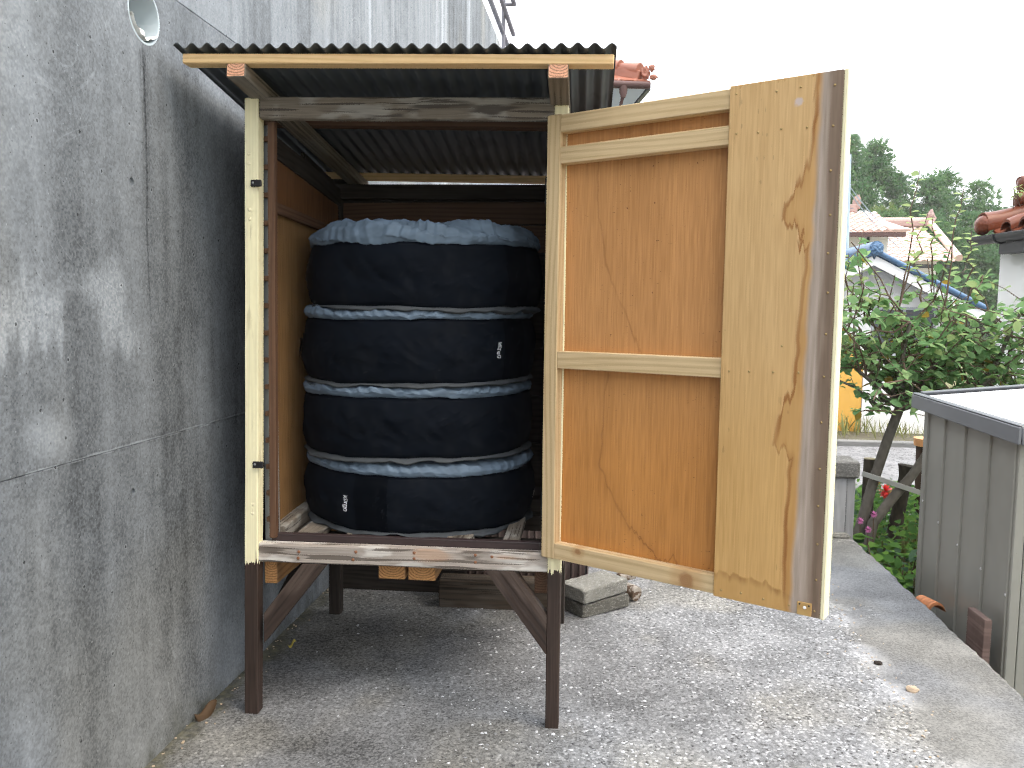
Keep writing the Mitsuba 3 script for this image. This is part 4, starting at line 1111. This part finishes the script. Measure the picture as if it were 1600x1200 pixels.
# ground cover and bigger plants
rng = np.random.default_rng(33)
gc = [[], [], []]
for i in range(8200):
    x, y = rng.uniform(1.29, 2.9), rng.uniform(4.0, 7.4)
    hgt = .36 + .26 * float(meshkit.noise(np.array([x * 2.3, y * 2.3, 0]))) - .10 * max(0, y - 5.6)
    z = -.62 + rng.uniform(.02, 1) ** .6 * max(hgt, .08)
    d = rng.normal(0, 1, 3) * V(1, 1, .4)
    gc[rng.choice(3, p=[.4, .42, .18])].append((V(x, y, z), frame(d, rng.normal(0, .6)), rng.uniform(.55, 1.25)))
small_leaf = leaf_mesh(.055, .036)
for k in range(3):
    tag(put('ground_cover', scatter(small_leaf, gc[k]), M_shrub[k], None, True), ['mid green', 'bright green', 'dull dark green'][k] + ' low leafy ground cover in the garden bed', 'ground cover', kind='stuff')
big = leaf_mesh(.105, .085, .2, .35)
big_d = [mikit.ply(big, m_, True) for m_ in M_shrub]
def big_plant(c, n_, hgt, label, seed, spread=.20):
    r = np.random.default_rng(seed)
    t = thing('leafy_plant', label, 'plant')
    for k in range(n_):
        az = k * 2.4 + r.normal(0, .3); rr = spread * math.sqrt((k + 1) / n_)
        top = V(c[0] + rr * math.cos(az), c[1] + rr * math.sin(az), c[2] + hgt * r.uniform(.55, 1.0) - .25 * rr)
        put('stem', tube(bend((c[0], c[1], c[2]), top, r, 5, .05), np.linspace(.005, .003, 5), 5), M_twig, t)
        for _ in range(3):
            d = V(math.cos(az + r.normal(0, .9)), math.sin(az + r.normal(0, .9)), r.uniform(-.25, .35))
            put('leaf', big_d[r.choice(3, p=[.4, .42, .18])], None, t, to_world=tw(top + r.normal(0, .02, 3), frame(d, r.normal(0, .3)), r.uniform(.6, 1.1)))
big_plant((1.42, 4.02, -.60), 16, .52, 'broad leaved green plant between pavement edge and locker corner', 1)
big_plant((1.50, 4.28, -.60), 14, .60, 'broad leaved plant behind the first one beside the locker back', 2)
big_plant((1.38, 4.55, -.60), 12, .55, 'dull green plant at the foot of the tree trunk', 3)
# flowers
def flower(c, r, mat_, n_, parent, nm, up=.35, facing=V(0, -1, .5)):
    pl = []
    F = frame(facing, 0)
    for k in range(n_):
        az = k * 2.39996; rr = math.sqrt((k + .5) / n_)
        d = F[:, 1] * math.cos(az) * (.35 + .65 * rr) + F[:, 2] * math.sin(az) * (.35 + .65 * rr) + F[:, 0] * (1.0 - rr) * up * 2
        pl.append((V(*c), frame(d, 0), r * (.6 + .4 * rr) / .055))
    return put(nm, scatter(leaf_mesh(.055, .020, .1, .1), pl), mat_, parent, True)
t = thing('pink_flower_plant', 'small plant with three pink flowers at the foot of the tree', 'flower')
for c in ((1.49, 4.72, .03), (1.42, 4.72, -.01), (1.46, 4.71, -.055)):
    put('stem', tube([(c[0], c[1] + .02, -.6), (c[0] + .01, c[1] + .01, -.3), c], [.004, .004, .003], 5), M_twig, t)
    flower(c, .024, M_pink, 22, t, 'bloom')
t = thing('red_flower_plant', 'plant with spiky red flowers behind the tree trunk', 'flower')
for c in ((1.835, 5.6, -.02), (1.76, 5.62, .05)):
    put('stem', tube([(c[0], c[1] + .02, -.6), (c[0] + .01, c[1] + .01, -.2), c], [.006, .005, .004], 5), M_twig, t)
    flower(c, .055, M_red, 34, t, 'bloom')
gr = []
for i in range(700):
    x, y = rng.uniform(2.6, 7.5), 12.95 - abs(rng.normal(0, .28))
    gr.append((V(x, y, -.66), frame(V(rng.normal(0, .25), rng.normal(0, .25), 1), rng.uniform(0, 6)), rng.uniform(.3, 1.5) * (.35 + 1.3 * float(meshkit.noise(np.array([x * 1.6, 2.0, 0]))))))
for i in range(500):
    x, y = rng.uniform(1.7, 2.3), rng.uniform(4.9, 5.6)
    gr.append((V(x, y, -.62), frame(V(rng.normal(0, .25), rng.normal(0, .25), 1), rng.uniform(0, 6)), rng.uniform(1.2, 2.6)))
tag(put('dry_grass', scatter(leaf_mesh(.2, .012, .1, .3), gr), M_grass, None), 'thin dry yellow grass along the white building and in the bed', 'grass', kind='stuff')

#MARK_HOUSES
# ------------------------------------------------------------------ buildings
def quad_roof(a, b, c, d, th):
    """flat slab through 4 points (a,b eave; c,d ridge)"""
    v = np.array([a, b, c, d], float); n_ = np.cross(v[1] - v[0], v[3] - v[0]); n_ /= np.linalg.norm(n_)
    return sheet_solid((v, np.array([[0, 1, 2], [0, 2, 3]])), tuple(-n_ * th))
def tiles(a, b, d, rows, cols, amp):
    """pantile surface: a->b along the eave, a->d up the slope"""
    a, b, d = V(*a), V(*b), V(*d)
    e, s = b - a, d - a
    n_ = np.cross(e, s); n_ /= np.linalg.norm(n_)
    if n_[2] < 0: n_ = -n_
    us, vs = np.linspace(0, 1, cols * 6 + 1), []
    for r in range(rows):
        vs += [r / rows + .0005, (r + 1) / rows - .0005]
    vs = np.array(vs)
    def f(u, v):
        w = amp * np.cos(2 * np.pi * u * cols) + amp * 1.2 * (1 - (v * rows) % 1.0)
        return a + u[..., None] * e + v[..., None] * s + w[..., None] * n_
    return sheet_solid(grid(f, us, vs)[:2], tuple(-n_ * .03))

# blue-roofed white building with a yellow door across the road
t = thing('blue_roofed_building', 'white gabled building with blue tile roof and a yellow door across the road', 'building')
ax, az, sl = 3.80, 2.02, .516
gx0, gx1, gy = 2.4, 5.0, 13.0
gm = [(gx0, -.7), (gx1, -.7), (gx1, az - .10 - sl * (gx1 - ax)), (ax, az - .10), (gx0, az - .10 - sl * (ax - gx0))]
cs = manifold3d.CrossSection([np.array(gm)])
put('wall', cs.extrude(6.0).rotate((90, 0, 0)).translate((0, gy + 6.0, 0)), M_white, t)
for sx, xe in ((-1, gx0 - .35), (1, gx1 + .35)):
    ze = az - sl * abs(xe - ax)
    put('roof', tiles((xe, gy - .42, ze), (xe, gy + 6.2, ze), (ax, gy - .42, az), 14, 20, .028), M_bluetile, t, 30)
    put('bargeboard', beam((xe, gy - .40, ze - .10), (ax, gy - .40, az - .10), .13, .035, (0, 0, 1)), M_whitetrim, t)
    put('verge_tile', tube([(xe, gy - .45, ze + .03), (ax, gy - .45, az + .03)], .038, 10), M_bluetile, t, 50)
put('ridge', tube([(ax, gy - .5, az + .07), (ax, gy + 6.2, az + .07)], .10, 14), M_bluetile, t, 50)
put('finial', blob((ax, gy - .5, az + .06), (.085, .05, .085), .5, 2, 5), M_bluetile, t, True)
put('yellow_door', block((3.18, gy - .03, -.69), (3.83, gy + .01, .55), .004), M_yellow, t)
put('door_jamb', block((3.835, gy - .05, -.69), (3.885, gy + .01, .58), .004), M_whitetrim, t)
sh = put('window', block((3.93, gy - .02, .52), (4.85, gy + .01, 1.25), .004), M_shutter, t)
put('glass_pane', block((3.97, gy - .024, .56), (4.37, gy - .018, 1.21), .001), M_glass, sh)
put('glass_pane', block((4.41, gy - .024, .56), (4.81, gy - .018, 1.21), .001), M_glass, sh)
put('window_sill', block((3.88, gy - .07, .47), (4.9, gy + .0, .515), .004), M_whitetrim, sh)
put('vent', tube([(3.74, gy - .02, 1.60), (3.74, gy + .02, 1.60)], .035, 12), M_gutter, t)

# red-tiled house further back
t = thing('red_tiled_house', 'large house with pale red tiled roofs behind the blue roofed building', 'house')
put('wall', block((5.0, 24.3, -.7), (9.0, 30.0, 2.75)), M_white, t)
put('roof', tiles((4.6, 23.5, 2.58), (9.22, 23.5, 2.58), (4.6, 26.3, 3.76), 11, 22, .022), M_farred, t, 30)
put('roof', tiles((9.22, 30.6, 2.2), (4.6, 30.6, 2.2), (9.22, 26.3, 3.76), 12, 22, .022), M_farred, t, 30)
rd_ = put('ridge', beam((4.6, 26.3, 3.86), (9.42, 26.3, 3.86), .17, .2, (0, 0, 1), .02), M_farridge, t)
put('ridge_cap', tube([(4.6, 26.3, 3.97), (9.45, 26.3, 3.97)], .07, 10), M_farred, rd_, 50)
put('ridge_ornament', blob((9.5, 26.3, 4.02), (.12, .12, .20), .6, 2, 6), M_farridge, t, True)
put('verge_tile', tube([(9.25, 23.45, 2.66), (9.48, 26.3, 3.90)], .10, 10), M_farred, t, 50)
put('eave_board', block((4.7, 23.62, 2.40), (9.1, 23.70, 2.50)), M_gutter, t)
# upper wing at the left
put('wing_wall', block((5.0, 22.3, -.7), (7.05, 24.2, 3.22)), M_white, t)
put('wing_post', block((6.52, 22.24, 2.0), (6.58, 22.31, 3.2)), M_gutter, t)
put('wing_roof', tiles((4.6, 21.6, 3.20), (6.98, 21.6, 3.20), (4.6, 23.3, 3.86), 7, 12, .022), M_farred, t, 30)
put('wing_hip', quad_roof((7.35, 21.6, 3.24), (7.35, 25.0, 3.24), (6.5, 23.3, 3.84), (6.5, 23.28, 3.84), .05), M_farred, t)
put('wing_front', quad_roof((6.9, 21.6, 3.24), (7.35, 21.6, 3.24), (6.52, 23.3, 3.87), (6.5, 23.3, 3.87), .05), M_farred, t)
put('wing_ridge', beam((4.6, 23.3, 3.95), (6.5, 23.3, 3.95), .2, .2, (0, 0, 1), .02), M_farridge, t)
put('ridge_ornament', blob((6.52, 23.3, 4.10), (.10, .10, .2), .6, 2, 8), M_farridge, t, True)
put('wing_eave', block((4.7, 21.62, 3.06), (7.25, 21.72, 3.17)), M_brownpipe, t)

# near house at the right edge: brown glazed eave
t = thing('brown_tiled_house', 'white house with glossy brown roof tiles and a dark gutter at the right edge', 'house')
A, e_, f_ = V(2.945, 7.02, 1.785), V(.165, -.986, 0), V(.986, .165, 0)
sl2 = .42
def rp(e, f, z=0):
    return A + e_ * e + f_ * f + V(0, 0, sl2 * f + z)
put('wall', sheet_solid((np.array([A + e_ * .13 + f_ * .06 + V(0, 0, -2.47), A + e_ * 5 + f_ * .06 + V(0, 0, -2.47), A + e_ * 5 + f_ * .06 + V(0, 0, -.055), A + e_ * .13 + f_ * .06 + V(0, 0, -.055)]), np.array([[0, 1, 2], [0, 2, 3]])), tuple(f_ * .2)), M_white, t)
put('wall', sheet_solid((np.array([A + e_ * .13 + f_ * .27 + V(0, 0, -2.47), A + e_ * .13 + f_ * 5 + V(0, 0, -2.47), A + e_ * .13 + f_ * 5 + V(0, 0, .02), A + e_ * .13 + f_ * .27 + V(0, 0, -.04)]), np.array([[0, 1, 2], [0, 2, 3]])), tuple(e_ * .2)), M_white, t)
put('soffit', sheet_solid((np.array([rp(.05, .02, -.03), rp(5, .02, -.03), rp(5, 3, -.03), rp(.05, 3, -.03)]), np.array([[0, 1, 2], [0, 2, 3]])), (0, 0, -.05)), M_whitetrim, t)
put('eave_beam', beam(A + e_ * .26 + f_ * .009 + V(0, 0, -.135), A + e_ * 4.8 + f_ * .009 + V(0, 0, -.135), .085, .10, (0, 0, 1)), M_gutter, t)
# gutter
def gut(u, v):
    q = A + u[..., None] * e_ + (-.045 + .062 * np.cos(v))[..., None] * f_
    q[..., 2] += -.030 + .062 * np.sin(v)
    return q
put('gutter', sheet_solid(grid(gut, np.linspace(-.05, 4.8, 20), np.linspace(np.pi, 2 * np.pi, 14))[:2], (.003, 0, .002)), M_gutter, t, 50)
put('gutter_end', blob(A + e_ * -.05 + f_ * -.045 + V(0, 0, -.05), (.055, .01, .035), .05, 1, 1), M_gutter, t, True)
for u in (.28, .72, 1.2, 1.7):
    q = [A + e_ * u + f_ * (-.045 + .066 * math.cos(v)) + V(0, 0, -.030 + .066 * math.sin(v)) for v in np.linspace(np.pi, 2 * np.pi, 12)]
    put('gutter_strap', tube(q, .007, 6), M_gutter, t, 50)
def barrel(e, r, f1, f0=-.02, dz=0.0, half=True, bow=.0):
    us, vs = np.linspace(f0, f1, 12), np.linspace(0, np.pi, 14)
    def g(u, v):
        q = A + (e + r * np.cos(v))[..., None] * e_ + u[..., None] * f_
        q[..., 2] += sl2 * u + dz + r * np.sin(v) - bow * np.sin(np.pi * (u - f0) / (f1 - f0))
        return q
    return sheet_solid(grid(g, us, vs)[:2], (0, 0, -.02))
def pan(e, w, f1):
    us, vs = np.linspace(-.01, f1, 8), np.linspace(-1, 1, 12)
    def g(u, v):
        q = A + (e + w * v)[..., None] * e_ + u[..., None] * f_
        q[..., 2] += sl2 * u + .03 * v * v - .005
        return q
    return sheet_solid(grid(g, us, vs)[:2], (0, 0, -.018))
for k in range(12):
    for r in range(6):
        put('roof_tile', barrel(.31 + k * .205, .062, .30 * (r + 1) + .02, .30 * r - .03, .022 + .01), M_browntile, t, 50)
        if r == 0:
            put('pan_tile', pan(.31 + k * .205 - .1025, .075, 1.8), M_browntile, t, 50)
put('hip_tile', sheet_solid(grid(lambda u, v: (A + (.06 + .085 * np.cos(v))[..., None] * e_ + u[..., None] * f_ + np.stack([u * 0, u * 0, .02 + sl2 * .9 * u + .045 * np.exp(-u * 5) + .10 * np.sin(v)], -1)), np.linspace(-.06, 1.9, 20), np.linspace(-.35, np.pi + .35, 20))[:2], (0, 0, -.012)), M_browntile, t, 50, label='rounded verge tile at the roof corner')
put('tile_end', blob(A + e_ * .06 + f_ * -.05 + V(0, 0, .06), (.06, .085, .075), .12, 1.5, 3), M_browntile, t, True)
for (e, f, z, r) in ((.03, .36, .235, .062), (.06, .32, .125, .055)):
    q0 = rp(e, f, z)
    put('ridge_tile', tube([q0 + f_ * -.10, q0 + f_ * .9 + V(0, 0, .42 * .9)], [r, r], 16), M_browntile, t, 50)
    put('ridge_end', blob(q0 + f_ * -.10, (.025, r * 1.04, r * 1.04), .06, 2, 9), M_browntile, t, True)
rw = np.random.default_rng(5)
t = thing('roof_weed', 'small yellowish weed growing on the brown tile roof corner', 'plant')
wl = []
for k in range(5):
    b0 = A + e_ * .1 + f_ * (.16 + .06 * k) + V(0, 0, .19 + .01 * k)
    tip = b0 + V(rw.normal(0, .03), rw.normal(0, .03), rw.uniform(.10, .20))
    put('stem', tube(bend(b0, tip, rw, 4, .08), .004, 5), M_twig, t)
    for _ in range(10):
        wl.append((b0 + (tip - b0) * rw.uniform(.3, 1), frame(rw.normal(0, 1, 3) * V(1, 1, .5), rw.normal(0, .6)), rw.uniform(.6, 1.1)))
put('leaves', scatter(leaf_mesh(.05, .022), wl), M_leaf[3], t, True)
tag(t + '__leaves', kind='stuff')

# tall house behind the shed: only its eave corner shows
t = thing('corner_eave_house', 'tall house with red tiled eave corner showing above the shed and door', 'house')
B, e2, g2 = V(.455, 11.0, 4.03), V(-.985, -.174, 0), V(-.174, .985, 0)
def bp(e, g, z):
    return B + e2 * e + g2 * g + V(0, 0, z)
sl3 = .45
put('wall', sheet_solid((np.array([bp(.62, .62, -4.73), bp(6, .62, -4.73), bp(6, .62, -.05), bp(.62, .62, -.05)]), np.array([[0, 1, 2], [0, 2, 3]])), tuple(g2 * .2)), M_white, t)
put('wall', sheet_solid((np.array([bp(.62, .82, -4.73), bp(.62, 6, -4.73), bp(.62, 6, -.05), bp(.62, .82, -.05)]), np.array([[0, 1, 2], [0, 2, 3]])), tuple(e2 * .2)), M_white, t)
put('soffit', sheet_solid((np.array([bp(.04, .04, -.04), bp(6, .04, -.04), bp(6, 6, -.04), bp(.04, 6, -.04)]), np.array([[0, 1, 2], [0, 2, 3]])), (0, 0, .02)), M_soffit, t)
put('eave_fascia', beam(bp(0, 0, -.015), bp(6, 0, -.015), .06, .04, (0, 0, 1)), M_brownpipe, t)
put('eave_fascia', beam(bp(0, 0.03, -.02), bp(0, 6, -.02), .07, .05, (0, 0, 1)), M_gutter, t)
# two roof planes as tile rows, hip between
for k in range(14):
    e0 = .16 + k * .21
    for r in range(3):
        L0, L1 = .26 * r - .04, .26 * (r + 1)
        if e0 < L0 * .98 - .02: continue
        def g(u, v, e0=e0):
            q = B + (e0 + .105 * v)[..., None] * e2 + u[..., None] * g2
            q[..., 2] += .035 + sl3 * u + .030 * np.cos(np.pi * v) + .012 * (1 - u / .3)
            return q
        put('roof_tile', sheet_solid(grid(g, np.linspace(L0, L1, 3), np.linspace(-1, 1, 9))[:2], (0, 0, -.018)), M_redtile, t, 50)
put('roof', quad_roof(bp(0.02, .0, .02), bp(6, 0, .02), bp(6, 3, .02 + sl3 * 3), bp(3, 3, .02 + sl3 * 3), .04), M_redtile, t)
put('roof', quad_roof(bp(0, 6, .02), bp(0, .02, .02), bp(3, 3, .02 + sl3 * 3), bp(3, 6, .02 + sl3 * 3), .04), M_redtile, t)
hd_ = V(*(e2 + g2)) / math.sqrt(2)
for k in range(6):
    u0, u1 = .15 + .30 * k, .15 + .30 * (k + 1) + .03
    q0, q1 = B + hd_ * u0 + V(0, 0, .17 + sl3 * .70 * u0), B + hd_ * u1 + V(0, 0, .155 + sl3 * .70 * u1)
    put('hip_tile', tube([q0, q1], [.086, .060], 14), M_redtile, t, 50)
put('hip_course', beam(B + hd_ * .12 + V(0, 0, .10 + sl3 * .08), B + hd_ * 3 + V(0, 0, .10 + sl3 * 2.1), .12, .14, (0, 0, 1), .01), M_redtile, t)
put('hip_ornament', cat([blob(B + hd_ * .06 + V(0, 0, .16), (.05, .05, .085), .7, 2.2, 4), blob(B + hd_ * -.03 + V(0, 0, .21), (.035, .03, .04), .5, 2.2, 5), blob(B + hd_ * -.06 + V(0, 0, .09), (.05, .035, .03), .4, 2, 6)]), M_redtile, t, True)
dpipe = put('downpipe', tube([bp(.34, -.03, -.05), bp(.34, -.03, -.14), bp(.36, .2, -.35), bp(.40, .57, -.55), bp(.40, .57, -4.6)], .022, 10), M_brownpipe, t, 50)
put('outlet', tube([bp(.34, -.03, .0), bp(.34, -.03, -.10), bp(.34, -.03, -.17)], [.055, .05, .03], 12), M_brownpipe, dpipe, 50)
put('gutter', tube([bp(.0, -.05, -.005), bp(5.8, -.05, -.005)], .038, 12), M_brownpipe, t, 50)

# utility pole and wires
t = thing('utility_pole', 'slim pale blue grey utility pole beyond the garden', 'pole')
put('shaft', tube([(5.43, 20, -.8), (5.40, 20, 2.5), (5.365, 20, 4.76)], [.075, .07, .062], 12), M_pole, t, 50)
put('cap', tube([(5.365, 20, 4.76), (5.365, 20, 4.80)], [.05, .04], 12), M_gutter, t)
for k in range(9):
    put('step_bolt', tube([(5.365 + (.06 if k % 2 else -.06), 19.99, 2.2 + k * .27), (5.365 + (.15 if k % 2 else -.15), 19.98, 2.2 + k * .27)], .008, 5), M_rail, t)
for k in range(2):
    q = [(5.37 + (8.0 - 5.37) * s_, 20 + 4.0 * s_, 4.12 - .12 * k - (1.0 + .1 * k) * s_ - .5 * s_ * (1 - s_)) for s_ in np.linspace(0, 1, 12)]
    tag(put('overhead_wire', tube(q, .012, 5), M_pole, None), ['upper', 'lower'][k] + ' thin wire running down from the utility pole', 'wire')

# conifers on the hill
def conifer(c, hgt, wid, seed, label, mats, sparse=False):
    r = np.random.default_rng(seed)
    t = thing('conifer_tree', label, 'tree', 'conifers on the hill')
    put('trunk', tube([c, c + V(r.normal(0, .1), 0, hgt * .55), c + V(r.normal(0, .15), 0, hgt * .97)], [.22, .15, .03], 8), M_bark, t)
    n_cl = int(150 * (hgt / 10) * (wid / 5))
    pl = [[], []]
    for k in range(n_cl):
        f = r.uniform(.12, 1.0) ** .85
        rr = wid / 2 * min(1.0, (1.03 - f) * 2.6) ** .75 * (1.0 - .25 * f) * r.uniform(.45, 1.1)
        az = r.uniform(0, 2 * np.pi)
        cc = c + V(rr * math.cos(az), rr * math.sin(az), hgt * f - .15 * rr)
        cs_ = (.55 + .55 * (1 - f)) * r.uniform(.7, 1.25)
        m_ = int(r.random() < .4 + .25 * math.sin(k))
        n2 = 36
        u = r.normal(0, 1, (n2, 3)); u /= np.linalg.norm(u, axis=1, keepdims=True)
        u = u * (r.random((n2, 1)) ** .4) * V(1, 1, .62) * cs_
        for q in u:
            d = q + V(0, 0, r.uniform(-.1, .35) * cs_) + r.normal(0, .25, 3)
            pl[m_].append((cc + q, frame(d, r.uniform(0, 3)), r.uniform(.7, 1.3)))
    tuft = leaf_mesh(.44, .22, .2, .2)
    tuft = (tuft[0][[0, 1, 2, 3, 4, 5, 9, 10, 11]] * 1.0, np.array([[0, 1, 4], [0, 4, 3], [1, 2, 5], [1, 5, 4], [3, 4, 7], [4, 5, 8]]))
    for k in range(2):
        tag(put('crown', scatter((tuft[0], tuft[1]), pl[k]), mats[k], t, False), kind='stuff')
cz = lambda x, y: float(hill(np.array(x), np.array(y))[2])
trees = [(14.6, 55, 12.6, 5.2, 0, 'tall dark conifer at the left end of the hill row, nearest the pole'), (16.9, 57, 12.6, 4.4, 0, 'tall narrow conifer with a jagged tip right of the tallest one'),
         (18.6, 58, 10.6, 4.6, 1, 'conifer in the dip left of the middle of the hill row'), (20.0, 56, 10.2, 4.4, 0, 'conifer in the middle of the hill row'), (21.6, 58, 10.9, 3.6, 1, 'thin topped conifer right of the middle'),
         (23.6, 57, 9.9, 4.6, 0, 'rounded conifer near the right end of the row'), (25.6, 58, 8.2, 4.6, 1, 'short conifer at the right end of the row'), (15.6, 50, 7.6, 4.6, 2, 'yellow green lower tree in front at left'),
         (18.2, 51, 7.2, 4.4, 0, 'dark lower conifer in front of the dip'), (20.6, 51, 7.2, 4.8, 0, 'dark lower conifer in front of the middle trees'), (22.8, 52, 7.0, 4.6, 1, 'mid green lower conifer in front at right'),
         (25.2, 53, 6.2, 4.6, 2, 'yellow green bushy tree behind the brown roof corner'), (13.0, 54, 10.4, 5.0, 1, 'conifer mostly behind the pole and door edge'), (27.8, 57, 7.0, 5.0, 1, 'conifer above the brown roof at the far right')]
for i, (x, y, h_, w_, m_, lb) in enumerate(trees):
    mats = [(M_needle[0], M_needle[1]), (M_needle[1], M_needle[0]), (M_needle[1], M_needle[2])][m_]
    zg = min(cz(x, y), .5)
    conifer(V(x, y, zg - .4), h_ - zg, w_, 300 + i, lb, mats)

# ------------------------------------------------------------------ air
scene['air'] = {'type': 'homogeneous', 'albedo': {'type': 'rgb', 'value': [.95, .95, .95]}, 'sigma_t': .0009}
scene['haze'] = {'type': 'cube', 'to_world': T().translate([0, 10, 6.5]).scale([380, 380, 9.5]), 'bsdf': {'type': 'null'}, 'interior': {'type': 'ref', 'id': 'air'}}
tag('haze', 'thin bright haze in front of the hill', 'haze', kind='stuff')
scene['camera']['medium'] = {'type': 'ref', 'id': 'air'}
